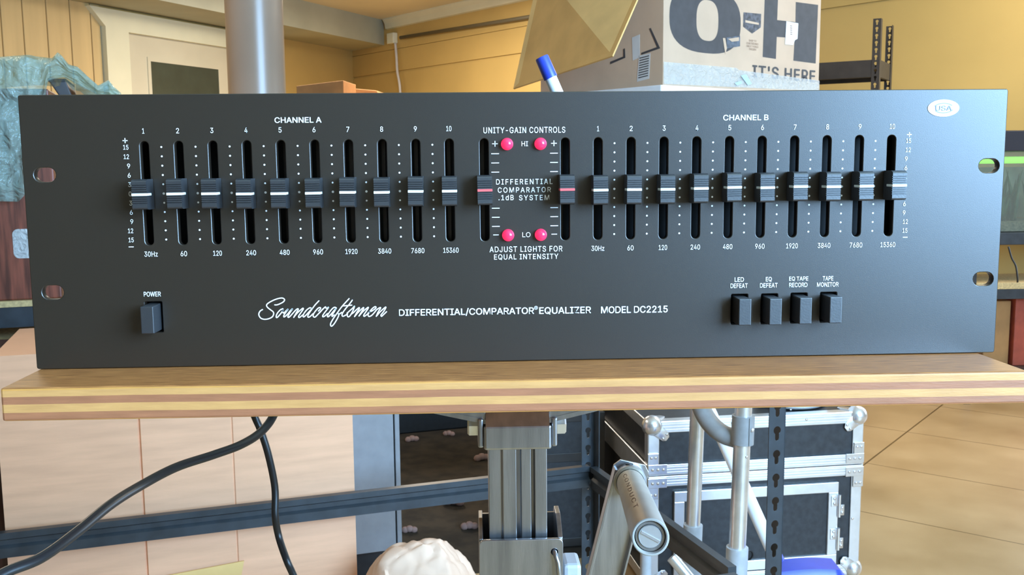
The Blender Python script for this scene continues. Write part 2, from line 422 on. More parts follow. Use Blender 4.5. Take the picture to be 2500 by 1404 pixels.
# lower boarding and upper boarding leave a dark shadow gap between them
b = MB()
for z0_, z1_ in ((0, zsid - 0.012), (zsid + 0.006, zsid + 0.20), (zsid + 0.204, ZC)):
    b.prism(rect(0, z0_, B0 - 0.06, z1_), KC, rd, UP, -rn, 0.012)
b.build('wall_boarding', TAN, wall_back)
f2 = MB()
for r_ in (rect(B0 - 0.06, BZ0 - 0.06, B0, BZ1 + 0.06), rect(B1, BZ0 - 0.06, B1 + 0.06, BZ1 + 0.06), rect(B0, BZ0 - 0.06, B1, BZ0), rect(B0, BZ1, B1, BZ1 + 0.06)):
    f2.prism(r_, KC + rn * 0.02, rd, UP, -rn, 0.04)
struct(f2.build('window_2', CREAM))
w = MB(); w.prism([(-0.1, 0), (LEN_L, 0), (LEN_L, ZC), (-0.1, ZC)], KC, ld, UP, -ln, 0.1)
wall_left = struct(w.build('wall_left', TAN))
# painted vertical boards left of the door
s0 = sL(onL(250, 200)); bs = [sL(onL(u, 120)) for u in (222, 172, 115, 57, 4)]
pitch = (bs[-1] - bs[0]) / 4
pn = MB(); s = s0
edges = [s0] + bs + [bs[-1] + pitch * (k + 1) for k in range(14)]
for a, c in zip(edges, edges[1:]):
    pn.prism([(a + 0.004, 0), (c - 0.004, 0), (c - 0.004, ZS), (a + 0.004, ZS)], KC, ld, UP, ln, 0.014, bev=0.003)
pn.build('wood_paneling', TANP, wall_left)
# soffit along the left wall
sr = sR(onR(938, 107)); so = (KC + rd * sr - KC).dot(ln)
sf = MB(); sf.prism([(-0.0, ZS), (LEN_L, ZS), (LEN_L, ZC), (0, ZC)], KC, ld, UP, ln, so)
sf.bm.normal_update()
struct(sf.build('soffit_left', SOFF)).name = 'trim_1'
# crown moulding on the back wall right of the soffit
s1 = sr + 0.06
zb = onR(958, 70).z
cm = MB(); cm.prism([(0, zb), (0.022, zb + 0.006), (0.03, zb + 0.05), (0.05, ZC - 0.01), (0.05, ZC), (0, ZC)], KC + rd * s1, rn, UP, rd, LEN_R - s1 - 0.6)
struct(cm.build('trim_2', CREAM))
# door in the left wall: surround with a cut corner, recessed door leaf, glazed pane
def pl(u, v): p = onL(u, v); return (sL(p), p.z)
zf = 0.0
tl, ch, jl = pl(203, 10), pl(243, 65), pl(251, 205)
tr = pl(640, 78); hr = pl(640, 137); hl = pl(300, 80)
door = struct(MB().prism([(tl[0], ZS - 0.02), (ch[0], ch[1]), (jl[0], 0), (hl[0], 0), (hl[0], hl[1]), (hr[0], hl[1]), (hr[0], 0), (hr[0] - 0.14, 0), (hr[0] - 0.14, ZS - 0.02)], KC, ld, UP, ln, 0.055).build('door_1', CREAM))
MB().prism(rect(hr[0] - 0.001, 0.01, hl[0] + 0.001, hl[1] + 0.001), KC + ln * 0.001, ld, UP, ln, 0.016).build('door_leaf', CREAM2, door)
p0, p1 = pl(362, 150), pl(527, 160)
zt = pl(362, 150)[1]
MB().prism(rect(p1[0], 0.95, p0[0], zt), KC + ln * 0.012, ld, UP, ln, 0.010).build('glass_pane', PANE, door)
fr = MB()
for r_ in (rect(p1[0] - 0.03, 0.92, p1[0], zt + 0.03), rect(p0[0], 0.92, p0[0] + 0.03, zt + 0.03), rect(p1[0], zt, p0[0], zt + 0.03), rect(p1[0], 0.92, p0[0], 0.95)):
    fr.prism(r_, KC + ln * 0.012, ld, UP, ln, 0.012)
fr.build('glazing_bead', CREAM2, door)
# the daylight wall with its window opening, and the walls behind the camera
wl = (WIN_B - WIN_A).length
wv = MB()
for r_ in (rect(-0.3, 0, WS0, ZC), rect(WS1, 0, wl + 0.2, ZC), rect(WS0, 0, WS1, WZ0), rect(WS0, WZ1, WS1, ZC)):
    wv.prism(r_, WIN_A, wdir, UP, -wn, 0.12)
struct(wv.build('wall_right', PLASTERW))
fw = MB()
for r_ in (rect(WS0 - 0.05, WZ0 - 0.05, WS0, WZ1 + 0.05), rect(WS1, WZ0 - 0.05, WS1 + 0.05, WZ1 + 0.05), rect(WS0, WZ0 - 0.05, WS1, WZ0), rect(WS0, WZ1, WS1, WZ1 + 0.05)):
    fw.prism(r_, WIN_A + wn * 0.02, wdir, UP, -wn, 0.02)
struct(fw.build('window_1', CREAM))
pC = V((-5.2, -4.2, 0)); pD = KC + ld * LEN_L
d_ = (pC - WIN_B); n_ = V((d_.y, -d_.x, 0)).normalized()
struct(MB().prism([(0, 0), (1, 0), (1, ZC), (0, ZC)], WIN_B, d_, UP, n_ * (-1 if n_.dot(CP - WIN_B) > 0 else 1), 0.1).build('wall_front', PLASTERW))

# steel post in front of the left wall
pd = 3.0
pt, pb = at(622, 120, pd), at(628, 220, pd)
pr = 133 / F * pd / 2 * 1.005
po = MB(); po.lathe([(pr, 0), (pr, ZC)], (pb.x, pb.y, 0), (0, 0, 1), 40)
po.lathe([(pr + 0.012, 0), (pr + 0.012, 0.10), (pr, 0.115)], (pb.x, pb.y, 0.0), (0, 0, 1), 40)
tag(po.build('steel_post', POST, smooth=SM), 'round grey painted steel post rising from behind the equalizer to the ceiling', 'post')

# junction box with conduit, and the white cable hanging from it
jb = onR(963, 95)
t = thing('junction_box', 'small cream junction box on the tan wall at the left end of a dark conduit', 'electrical box', jb)
hw_ = 0.055
MB().prism(rect(-hw_, -0.045, hw_, 0.05), (0, 0, 0), rd, UP, rn, 0.05, bev=0.006).build('box_body', CREAM, t)
c0, c1 = onR(978, 92, 0.03), onR(1520, 5, 0.03)
struct(MB().tube([c0, c1], 0.016, 12).build('wall_conduit', CONDUIT, None, True))  # dark conduit along the wall, built as its own piece
cb = [onR(965, 105, 0.035), onR(968, 140, 0.04), onR(970, 175, 0.05), onR(977, 222, 0.05), onR(978, 330, 0.05)]
tag(MB().tube(smooth_path(cb), 0.012, 10).build('wall_cable', OFFW, None, True), 'thin white cable hanging down the tan wall under the junction box', 'cable')

# orange brown cartons on the far side, seen over the equalizer
for (u0, v0, u1, v1, d, lab) in ((725, 196, 838, 260, 6.0, 'small orange brown carton in the far corner, right of the grey post'), (838, 213, 942, 262, 6.45, 'low brown carton lying right of the orange brown carton')):
    a, c = at(u0, v1, d), at(u1, v0, d)
    bx = MB()
    if u0 == 725: bx.prism([(0, 0), (c.x - a.x, 0), (c.x - a.x, c.z - a.z), (0.0, (at(u0, 210, d).z - a.z))], (a.x, a.y, a.z), (1, 0, 0), (0, 0, 1), (0.12, 0.99, 0), 0.32, bev=0.004)
    else: bx.prism([(0, 0), (c.x - a.x, 0), (c.x - a.x - 0.06, 0.07 + c.z - a.z - 0.09), (0.0, c.z - a.z)], (a.x, a.y, a.z), (1, 0, 0), (0, 0, 1), (0.12, 0.99, 0), 0.3, bev=0.004)
    tag(bx.build('carton', CARDO), lab, 'carton', 'cartons by the far corner')
ftop = at(800, 260, 6.0).z
tb = thing('storage_table', 'low dark table in the far corner carrying two cartons', 'table', (at(830, 260, 6.1).x, 5.7, 0))
MB().box((-0.42, -0.24, ftop - 0.03), (0.45, 0.40, ftop), bev=0.003).build('table_top', CARDO, tb)
for sx in (-0.38, 0.40):
    for sy in (-0.2, 0.36): MB().box((sx - 0.02, sy - 0.02, 0), (sx + 0.02, sy + 0.02, ftop - 0.03)).build('leg', RACKD, tb)

# ================================================================== THE EQUALIZER
eq = thing('equalizer', 'wide black rack-mount equalizer with rows of sliders, standing on the wooden tabletop', 'equalizer', (0, 0, 1.0))
PW, PH, PT = 0.2413, 0.1334, 0.0045
SX = [-0.1831 + 0.0163 * i for i in range(10)]
SX2 = [0.0366 + 0.0163 * i for i in range(10)]
SZ0, SZ1, SZC = 0.0609, 0.1111, 0.0859
def pan(u, v):
    p = onplane(u, v, V((0, 0, 0)), V((0, 1, 0))); return p.x, p.z - 1.0
holes = [stadium(x, (SZ0 + SZ1) / 2, 0.0041, SZ1 - SZ0) for x in SX + [-0.0194, 0.0204] + SX2]
for x in (-0.2310, 0.2334):
    for z in (0.0955, 0.0384): holes.append(stadium(x, z, 0.0104, 0.0069))
BTN = []
for u, v in ((1805, 755), (1878, 754), (1950, 752), (2022, 750)):
    BTN.append(pan(u, v))
BTN.append(pan(376, 774))
for x, z in BTN: holes.append(rrect(x - 0.0042, z - 0.0076, x + 0.0042, z + 0.0076, 0.0005, 2))
me = filled([rrect(-PW, 0.0003, PW, PH, 0.0012)] + holes, PT, 0.0004)
panel = link('front_panel', me, PANEL, eq)
ch_ = MB()
ch_.box((-0.2155, 0.0185, 0.002), (0.2155, 0.262, 0.124))
for lo, hi in (((-0.2155, PT, 0.002), (-0.2125, 0.019, 0.124)), ((0.2125, PT, 0.002), (0.2155, 0.019, 0.124)), ((-0.2155, PT, 0.002), (0.2155, 0.019, 0.005)), ((-0.2155, PT, 0.121), (0.2155, 0.019, 0.124))): ch_.box(lo, hi)
ch_.build('chassis', CHASSIS, eq)
rl = MB(); rl.box((-0.0016, 0.0150, SZ0 - 0.002), (0.0002, 0.0186, SZ1 + 0.002))
rail = rl.build('slide_rail', RAILM, eq, loc=(SX[0], 0, 0))
for x in SX[1:] + [-0.0194, 0.0204] + SX2:
    o = rail.copy(); COL.objects.link(o); o.parent = eq; o.location = (x, 0, 0)
# sliders: a ribbed cap on a flat stem with a coloured line wrapped round the cap
def slider_mesh():
    mb = MB(); hx, hz, d0, d1 = 0.00352, 0.0072, -0.0006, -0.0112
    prof = [(d0, -hz), (d0, hz), (d1 + 0.0022, hz), (d1 + 0.0004, hz - 0.0006), (d1, hz - 0.0012)]
    zt = hz - 0.0026; n = 4; p = (zt - 0.0006) / n
    def teeth(z_from, sgn):
        out = []
        for k in range(n):
            z = z_from - k * p
            out += [(d1, z), (d1 + 0.0008, z - 0.00008), (d1 + 0.0008, z - 0.00036), (d1, z - 0.00044)]
        return out
    prof += teeth(zt, 1)
    prof += teeth(-0.0009, -1)
    prof += [(d1, -hz + 0.0010), (d1 + 0.0004, -hz + 0.0004), (d1 + 0.0022, -hz)]
    mb.prism([(y, z) for y, z in prof], (-hx, 0, 0), (0, 1, 0), (0, 0, 1), (1, 0, 0), 2 * hx)
    mb.box((-0.0011, d0 - 0.001, -0.0025), (0.0011, 0.0149, 0.0025))
    me = bpy.data.meshes.new('slider'); mb.bm.to_mesh(me); mb.bm.free(); me.materials.append(BLACKP); return me
def line_mesh(m):
    mb = MB(); mb.box((-0.00362, -0.01132, -0.00060), (0.00362, -0.0042, 0.00060), bev=0.00012, seg=1)
    me = bpy.data.meshes.new('indicator_line'); mb.bm.to_mesh(me); mb.bm.free(); me.materials.append(m); return me
SMESH, LW_, LR_ = slider_mesh(), line_mesh(INDW), line_mesh(INDR)
for x, r in [(x, 0) for x in SX] + [(-0.0194, 1), (0.0204, 1)] + [(x, 0) for x in SX2]:
    s = bpy.data.objects.new('slider', SMESH); COL.objects.link(s); s.parent = eq
    s.location = (x, 0, SZC + random.uniform(-0.0003, 0.0003) + (0.0004 if x > 0.1 else 0))
    s.rotation_euler = (0, random.uniform(-0.012, 0.012), 0)
    if r: s['label'] = 'slider with a red line'
    l = bpy.data.objects.new('indicator_line', LR_ if r else LW_); COL.objects.link(l); l.parent = s
# lamps
led = MB(); led.lathe([(0.0030, 0.0), (0.0030, 0.0016), (0.0028, 0.0026), (0.0022, 0.0036), (0.0012, 0.0043), (0.0, 0.0045)], (0, 0.0005, 0), (0, -1, 0), 24)
lm = bpy.data.meshes.new('indicator_light'); led.bm.to_mesh(lm); led.bm.free(); lm.materials.append(LEDM)
lm.polygons.foreach_set('use_smooth', [True] * len(lm.polygons))
for x, z in ((-0.0081, 0.1083), (0.0083, 0.1083), (-0.0080, 0.0637), (0.0082, 0.0637)):
    o = bpy.data.objects.new('indicator_light', lm); COL.objects.link(o); o.parent = eq; o.location = (x, 0, z)
# push buttons
bt = MB()
t_ = bmesh.new(); bmesh.ops.create_cube(t_, size=1)
for v in t_.verts: v.co = V((v.co.x * 0.0062, v.co.y * 0.026 + 0.002, v.co.z * 0.0132))
bmesh.ops.bevel(t_, geom=t_.edges[:], offset=0.0004, segments=2, affect='EDGES', profile=0.5)
bt.merge(t_)
bmn = bpy.data.meshes.new('push_button'); bt.bm.to_mesh(bmn); bt.bm.free(); bmn.materials.append(BLACKP)
for x, z in BTN:
    o = bpy.data.objects.new('push_button', bmn); COL.objects.link(o); o.parent = eq; o.location = (x, 0.0005, z)
# printing on the panel
AX, AY = V((1, 0, 0)), V((0, 0, 1))
YP = -0.00012
def ptext(s, u0, u1, vt, vb, bold=0.015, space=1.0, name='printed_legend'):
    vm = (vt + vb) / 2; um = (u0 + u1) / 2
    xl, _ = pan(u0, vm); xr, _ = pan(u1, vm); _, zt = pan(um, vt); _, zb = pan(um, vb)
    return fit_text(name, s, PRINT, panel, (xl, YP, zb), AX, AY, xr - xl, zt - zb, bold, space)
def zpan(u, v): return pan(u, v)[1]
ptext('CHANNEL A', 670, 785, 286, 300, 0.02)
ptext('CHANNEL B', 1765, 1876, 280, 294, 0.02)
ptext('UNITY-GAIN CONTROLS', 1180, 1380, 310, 325, 0.012, 1.1)
def num(s, x, z, h=0.00255, cw=0.00145, bold=0.008):
    w = sum(0.62 if c == '1' else 1.0 for c in s) * cw + (len(s) - 1) * 0.00022
    if s == '1': w = 0.0010
    return fit_text('printed_number', s, PRINT, panel, (x - w / 2, YP, z - h / 2), AX, AY, w, h, bold)
for i in range(10):
    num(str(i + 1), SX[i], 0.1160); num(str(i + 1), SX2[i], 0.1154)
FR = ['30Hz', '60', '120', '240', '480', '960', '1920', '3840', '7680', '15360']
for i, f in enumerate(FR):
    num(f, SX[i] + (0.0 if i else 0.0005), 0.0566); num(f, SX2[i], 0.0566)
for k, s in enumerate(['15', '12', '9', '6', '3', '0', '3', '6', '9', '12', '15']):
    z = 0.1083 - 0.00447 * k
    w = 0.0012 if len(s) == 1 else 0.0
    num(s, -0.1918 + w * 0.7, z, 0.0023, 0.0014); num(s, 0.1918 - w * 0.7, z, 0.0023, 0.0014)
mk = MB()
for x, zt in ((-0.1920, 0.1115), (0.1921, 0.1113)):
    mk.box((x - 0.0012, YP, zt - 0.0002), (x + 0.0012, YP + 0.0001, zt + 0.0002)); mk.box((x - 0.0002, YP, zt - 0.0012), (x + 0.0002, YP + 0.0001, zt + 0.0012))
    mk.box((x - 0.0012, YP, 0.0600), (x + 0.0012, YP + 0.0001, 0.0604))
mk.build('scale_sign', PRINT, panel)
for XS in (SX, SX2):
    for i in range(9):
        dm = MB(); x = (XS[i] + XS[i + 1]) / 2
        for k in range(11):
            z = 0.1083 - 0.00447 * k; r = 0.00058 if k == 5 else 0.00046
            dm.prism([(r * math.cos(a * PI / 6), r * math.sin(a * PI / 6)) for a in range(12)], (x, YP, z), AX, AY, V((0, 1, 0)), 0.0001)
        dm.build('scale_dots', PRINT, panel)
un = MB()
for x in (-0.0140, 0.0149):
    for dz in (0.00885, 0.0133, 0.0178):
        for s in (1, -1): un.box((x - 0.0019, YP, SZC + s * (dz + 0.0) - 0.0002), (x + 0.0019, YP + 0.0001, SZC + s * dz + 0.0002))
    un.box((x - 0.0014, YP, 0.1083), (x + 0.0014, YP + 0.0001, 0.1087)); un.box((x - 0.0002, YP, 0.1071), (x + 0.0002, YP + 0.0001, 0.1099))
    un.box((x - 0.0014, YP, 0.0637), (x + 0.0014, YP + 0.0001, 0.0641))
un.build('scale_sign', PRINT, panel)
ptext('HI', 1273, 1289, 345, 357, 0.005)
ptext('LO', 1275, 1295, 567, 579, 0.005)
ptext('DIFFERENTIAL', 1211, 1349, 437, 450, 0.012, 1.25)
ptext('COMPARATOR', 1215, 1345, 457, 470, 0.012, 1.25)
ptext('.1dB', 1217, 1254, 476, 489, 0.012, 1.2)
ptext('SYSTEM', 1267, 1341, 476, 489, 0.012, 1.25)
ptext('ADJUST LIGHTS FOR', 1195, 1373, 601, 615, 0.012, 1.12)
ptext('EQUAL INTENSITY', 1206, 1363, 620, 634, 0.012, 1.12)
ptext('POWER', 351, 393, 712, 724, 0.02)
ptext('LED', 1793, 1816, 677, 688, 0.02); ptext('DEFEAT', 1783, 1825, 692, 703, 0.02)
ptext('EQ', 1869, 1884, 676, 688, 0.02); ptext('DEFEAT', 1855, 1898, 691, 702, 0.02)
ptext('EQ TAPE', 1926, 1973, 675, 686, 0.02); ptext('RECORD', 1926, 1971, 690, 701, 0.02)
ptext('TAPE', 2008, 2034, 674, 685, 0.02); ptext('MONITOR', 1994, 2047, 689, 700, 0.02)
ptext('DIFFERENTIAL/COMPARATOR', 974, 1304, 752, 771, 0.018)
ptext('®', 1304, 1313, 747, 756, 0.0)
ptext('EQUALIZER', 1316, 1443, 749, 767, 0.018)
ptext('MODEL DC2215', 1467, 1630, 747, 764, 0.018)
# the script lettering, drawn as pen strokes
K = 14.706
O2 = 160 * K
A1 = [[(750, 430), (830, 430), (950, 385), (1060, 320), (1100, 255), (1070, 205), (990, 185), (850, 210), (680, 275), (520, 365), (455, 440), (490, 520), (600, 610), (690, 680), (710, 760), (660, 860), (540, 925), (390, 950), (260, 915), (190, 830), (180, 740), (230, 650), (310, 600)],
      [(1040, 570), (950, 610), (850, 720), (800, 830), (820, 890), (900, 820), (990, 710), (1035, 640), (1042, 572), (1030, 650), (1060, 725), (1100, 700), (1160, 640), (1235, 580), (1150, 690), (1075, 810), (1080, 865), (1140, 830), (1220, 750), (1300, 650), (1390, 565), (1300, 700), (1225, 830), (1235, 880), (1300, 840), (1400, 730), (1500, 620), (1570, 570), (1590, 600), (1520, 720), (1430, 880)],
      [(1440, 860), (1560, 720), (1680, 610), (1760, 550), (1770, 590), (1680, 720), (1605, 840), (1630, 885), (1720, 820), (1780, 770)],
      [(2080, 570), (2050, 545), (2000, 540), (1900, 610), (1810, 720), (1765, 820), (1790, 865), (1880, 790), (1990, 670), (2080, 570)],
      [(2335, 285), (2200, 430), (2080, 590), (1990, 720), (1935, 830), (1960, 875), (2040, 830), (2120, 750)],
      [(2320, 650), (2390, 570), (2385, 530), (2320, 540), (2220, 640), (2140, 760), (2130, 840), (2190, 870), (2280, 790), (2400, 660), (2500, 555)]]
A2 = [[(0, 720), (110, 600), (215, 500), (225, 540), (275, 545), (330, 515), (240, 640), (150, 760), (115, 830), (140, 860), (220, 810), (290, 740)],
      [(610, 545), (550, 515), (470, 560), (370, 680), (300, 790), (290, 850), (330, 850), (420, 760), (520, 640), (600, 550), (530, 680), (455, 790), (460, 845), (530, 790)],
      [(1065, 205), (960, 320), (800, 500), (640, 720), (500, 920), (410, 1080), (400, 1160), (440, 1195), (520, 1120), (610, 980), (690, 820), (680, 740), (720, 755), (800, 700)],
      [(1180, 260), (1080, 400), (960, 540), (850, 690), (810, 790), (840, 840), (920, 810), (990, 770)],
      [(860, 465), (1000, 455), (1160, 440)],
      [(990, 730), (1100, 630), (1200, 540), (1260, 470), (1220, 600), (1150, 740), (1090, 830), (1030, 860), (1000, 810), (1010, 740)],
      [(1130, 770), (1230, 700), (1300, 630), (1420, 530), (1430, 570), (1350, 690), (1260, 850)],
      [(1270, 840), (1400, 690), (1570, 530), (1580, 570), (1500, 700), (1420, 830)],
      [(1430, 820), (1560, 670), (1740, 520), (1745, 560), (1660, 690), (1590, 800), (1610, 840), (1690, 790), (1760, 730)],
      [(1750, 720), (1800, 680), (1900, 640), (2010, 560), (2030, 510), (1990, 495), (1900, 560), (1800, 680), (1745, 780), (1780, 845), (1870, 810), (1960, 720), (2060, 600), (2180, 525), (2190, 560), (2110, 680), (2040, 840)],
      [(2050, 830), (2180, 680), (2370, 510), (2370, 560), (2290, 690), (2210, 790), (2230, 840), (2300, 780), (2410, 675)]]
sc = MB()
for off, group in ((0, A1), (160, A2)):
    for st in group:
        path = [V(pan(620 + off + x / K, 715 + y / K)).to_3d() for x, y in st]
        path = smooth_path(path, 5); hwid = 0.00028
        L_, R_ = [], []; YP -= 0.000012
        for i, p in enumerate(path):
            d = (path[min(i + 1, len(path) - 1)] - path[max(i - 1, 0)])
            if d.length < 1e-9: d = V((1, 0, 0))
            d.normalize(); n = V((-d.y, d.x, 0)) * hwid
            L_.append(V((p.x + n.x, YP - 0.00002, p.y + n.y))); R_.append(V((p.x - n.x, YP - 0.00002, p.y - n.y)))
        sc.grid([L_, R_])
        for p in (path[0], path[-1]):
            f = [sc.bm.verts.new((p.x + hwid * math.cos(a * PI / 5), YP - 0.00004, p.y + hwid * math.sin(a * PI / 5))) for a in range(10)]
            sc.bm.faces.new(f)
sc.build('script_lettering', PRINT, panel); YP = -0.00012
# oval sticker
ox, oz = pan(2303, 264); st = MB()
def oval(a, b, n=36): return [(a * math.cos(2 * PI * k / n), b * math.sin(2 * PI * k / n)) for k in range(n)]
st.prism(oval(0.0080, 0.0042), (ox, -0.0003, oz), AX, AY, V((0, 1, 0)), 0.0003)
stk = st.build('oval_sticker', STICK, eq)
stk['label'] = 'white oval sticker'
rg = MB(); outer, inner = oval(0.0052, 0.0026), oval(0.0045, 0.0021)
for k in range(36):
    if k in (34, 35, 0, 1, 2, 16, 17, 18, 19, 20): continue
    q = [outer[k], outer[(k + 1) % 36], inner[(k + 1) % 36], inner[k]]
    rg.bm.faces.new([rg.bm.verts.new((ox + a, -0.00036, oz + c)) for a, c in q])
rg.build('sticker_ring', STICKG, stk)
fit_text('sticker_text', 'USA', STICKG, stk, (ox - 0.0042, -0.00038, oz - 0.0013), AX, AY, 0.0084, 0.0025, 0.02)

# ================================================================== THE STAND UNDER THE EQUALIZER
SD = 0.615
sx0 = at(1262, 1150, SD)
stand = thing('work_stand', 'aluminium column stand with a plywood tabletop carrying the black equalizer', 'stand', (sx0.x, sx0.y, 0))
so_ = V((sx0.x, sx0.y, 0))
def ls(p): return V(p) - so_
tb = MB()
tb.prism([(-0.2405, -0.0405), (0.2345, -0.0440), (0.2300, 0.240), (-0.2440, 0.240)], (-so_.x, -so_.y, -0.0155), (1, 0, 0), (0, 1, 0), (0, 0, 1), 0.0155, bev=0.0012)
tt = tb.build('tabletop', PLY, stand, loc=(0, 0, 1.0))
tt.data.materials.append(PLYTOP)
for p in tt.data.polygons:
    if p.normal.z > 0.8: p.material_index = 1
def zz(v, d=SD): return at(1262, v, d).z
def xx(u, v, d=SD): return at(u, v, d).x - so_.x
cw = 0.0185
zc0, zc1 = zz(1080), zz(1022)
# column: extruded profile with two slots in its front face
prof = [(-cw, 0.014), (-cw, -0.012), (-0.0105, -0.012), (-0.0095, -0.0135), (-0.001, -0.0135), (-0.001, -0.004), (0.0022, -0.004), (0.0022, -0.011), (0.0085, -0.011), (0.0085, -0.005), (0.0108, -0.005), (0.0108, -0.0125), (cw, -0.0125), (cw, 0.014)]
cm = MB(); cm.prism(prof, (0, 0, 0.10), (1, 0, 0), (0, 1, 0), (0, 0, 1), zc1 - 0.10, bev=0.0004); cm.build('column', ALU, stand)
co = MB(); co.box((-0.0212, -0.0175, zc0), (0.0212, 0.019, zc1), bev=0.0015)
co.prism([(-0.0175, 0), (0.0, 0.024), (0.019, 0.024), (0.019, 0)], (-0.0200, 0, zc1 - 0.0005), (0, 1, 0), (0, 0, 1), (1, 0, 0), 0.0400)
co.box((-0.020, 0.0, zc1 + 0.02), (0.020, 0.019, 0.9845)); co.build('collar', ALU, stand)
for sg in (-1, 1):
    ar = MB()
    pts = [(0.0200, 0), (0.0200, 0.9845 - zc1), (0.200, 0.9845 - zc1), (0.200, 0.9845 - zc1 - 0.006)]
    ar.prism([(sg * a, c) for a, c in pts], (0, -0.012, zc1), (1, 0, 0), (0, 0, 1), (0, 1, 0), 0.003, bev=0.0003)
    ar.prism([(sg * a, c) for a, c in [(0.0200, 0), (0.200, 0.9845 - zc1 - 0.006), (0.200, 0.9845 - zc1 - 0.003), (0.0200, 0.003)]], (0, -0.0125, zc1), (1, 0, 0), (0, 0, 1), (0, 1, 0), 0.026)
    ar.build('support_arm', ALU, stand)
    tbm = MB(); xa = sg * 0.0232
    tbm.box((min(xa - 0.0018, xa + 0.0018), -0.015, zc0 + 0.001), (max(xa - 0.0018, xa + 0.0018), 0.012, zc1 + 0.004), bev=0.0012); tbm.build('mounting_tab', ALU, stand)
    bo = MB(); zb_ = (zc0 + zc1) / 2 + 0.004
    bo.lathe([(0, 0), (0.0068, 0), (0.0068, 0.0055), (0.0055, 0.0066), (0, 0.0066)], (sg * 0.0249, -0.002, zb_), (sg, 0, 0), 6)
    bo.lathe([(0.0035, -0.003), (0.0035, 0.0)], (sg * 0.0249, -0.002, zb_), (sg, 0, 0), 14); bo.build('bolt', ALUT, stand)
# sleeve: front plate with a hole, side cheeks reaching higher behind it
zs1 = zz(1312, 0.60)
xl, xr = xx(1170, 1350, 0.598), xx(1374, 1350, 0.598)
hx, hz = xx(1353, 1346, 0.598), zz(1346, 0.598)
outer = rrect(xl, 0.10, xr, zs1, 0.003, 3)
me = filled([outer, [(hx + 0.0022 * math.cos(k * PI / 8), hz + 0.0022 * math.sin(k * PI / 8)) for k in range(16)]], 0.003, 0.0003)
sleeve = link('sleeve', me, ALU, stand, loc=(0, -0.0195, 0))
ck = MB()
for x0, x1, zt in ((xl, xl + 0.0025, zz(1262)), (xr - 0.003, xr, zz(1255))):
    ck.prism([(-0.0165, 0.10), (0.02, 0.10), (0.02, zt - 0.004), (0.014, zt), (0.0, zt), (-0.0165, zs1)], (x0, 0, 0), (0, 1, 0), (0, 0, 1), (1, 0, 0), x1 - x0, bev=0.0004)
ck.box((xl, 0.018, 0.10), (xr, 0.020, zz(1262) - 0.004)); ck.build('sleeve_cheeks', ALU, stand)
rd_ = MB(); rd_.tube([(hx, -0.014, hz + 0.001), (hx, -0.021, hz), (hx + 0.002, -0.0225, hz - 0.006), (hx + 0.004, -0.0235, hz - 0.03)], 0.0015, 10); rd_.build('locking_rod', ALU, stand, True)
sbx = MB(); x0 = xr + 0.0008
sbx.box((x0, -0.016, zz(1430)), (x0 + 0.0112, 0.006, zz(1358)), bev=0.0025); sbx.build('side_block', GREYS, stand)
ba = MB(); ba.box((-0.16, -0.05, 0.0), (0.16, 0.05, 0.02), bev=0.004); ba.box((-0.03, -0.26, 0.0), (0.03, 0.30, 0.02), bev=0.004); ba.box((-0.04, -0.04, 0.018), (0.04, 0.04, 0.104), bev=0.004)
ba.build('foot', ALU, stand)
# lever: channel bar with a grey plastic tube on its pin
LD = 0.86
T0, B0 = at(1541, 1140, LD), at(1474, 1404, LD)
ay_ = (T0 - B0).normalized(); axd = V((ay_.z, 0, -ay_.x)).normalized(); az_ = ay_.cross(axd).normalized()
if az_.y > 0: az_ = -az_
Lb = (T0 - B0).length + 0.14
lv = MB(); wv_ = 0.0165
lv.prism([(-wv_, -Lb), (wv_, -Lb), (wv_, -0.001), (wv_ * 0.7, 0.005), (-wv_ * 0.7, 0.005), (-wv_, -0.001)], ls(T0), axd, ay_, az_, 0.0022, bev=0.0003)
lv.prism([(-wv_, -Lb), (-wv_ + 0.0025, -Lb), (-wv_ + 0.0025, -0.002), (-wv_, -0.002)], ls(T0), axd, ay_, az_, 0.012, bev=0.0003)
lv.prism([(wv_ - 0.0018, -Lb), (wv_, -Lb), (wv_, -0.03), (wv_ - 0.0018, -0.03)], ls(T0), axd, ay_, az_, 0.010, bev=0.0003)
lv.build('lever_arm', ALU, stand)
Pb, Pf = at(1538, 1176, 0.845), at(1588, 1312, 0.60)
tx = (Pf - Pb).normalized(); Lt = (Pf - Pb).length; R_ = 0.0121
hs = MB(); hs.lathe([(R_ * 0.6, -0.022), (R_ + 0.0015, -0.020), (R_ + 0.0026, -0.014), (R_ + 0.0026, 0.008), (R_ + 0.0005, 0.010)], ls(Pb), tx, 28)
hs.build('tube_bracket', ALU, stand, SM)
hb = MB(); q = tx.cross(V((1, 0, 0))).normalized(); q = q if q.z > 0 else -q
hb.lathe([(0.0, 0.0008), (0.0034, 0.0008), (0.0036, 0.0)], ls(Pb) + q * (R_ + 0.0026) - tx * 0.004, q, 18); hb.build('rivet', CHASSIS, stand)
gp = MB(); gp.lathe([(R_, 0.006), (R_, Lt - 0.0006), (R_ - 0.0006, Lt), (R_ - 0.0014, Lt), (R_ - 0.0019, Lt - 0.0008), (R_ - 0.0022, Lt - 0.010)], ls(Pb), tx, 36)
grip = gp.build('tube_grip', GREYP, stand, SM)
ws = MB(); ws.lathe([(0.0078, Lt - 0.0035), (R_ - 0.0027, Lt - 0.0035), (R_ - 0.0024, Lt - 0.008)], ls(Pb), tx, 32); ws.build('washer', ALU, grip, SM)
es = MB(); es.lathe([(0.0075, Lt - 0.008), (0.0075, Lt - 0.0022), (0.0070, Lt - 0.0016), (0, Lt - 0.0016)], ls(Pb), tx, 28)
es.build('end_screw', ALUT, grip, SM)
u_ = (V((1, 0, 0)) - tx * tx.x).normalized(); w_ = tx.cross(u_).normalized()
if w_.z < 0: w_ = -w_
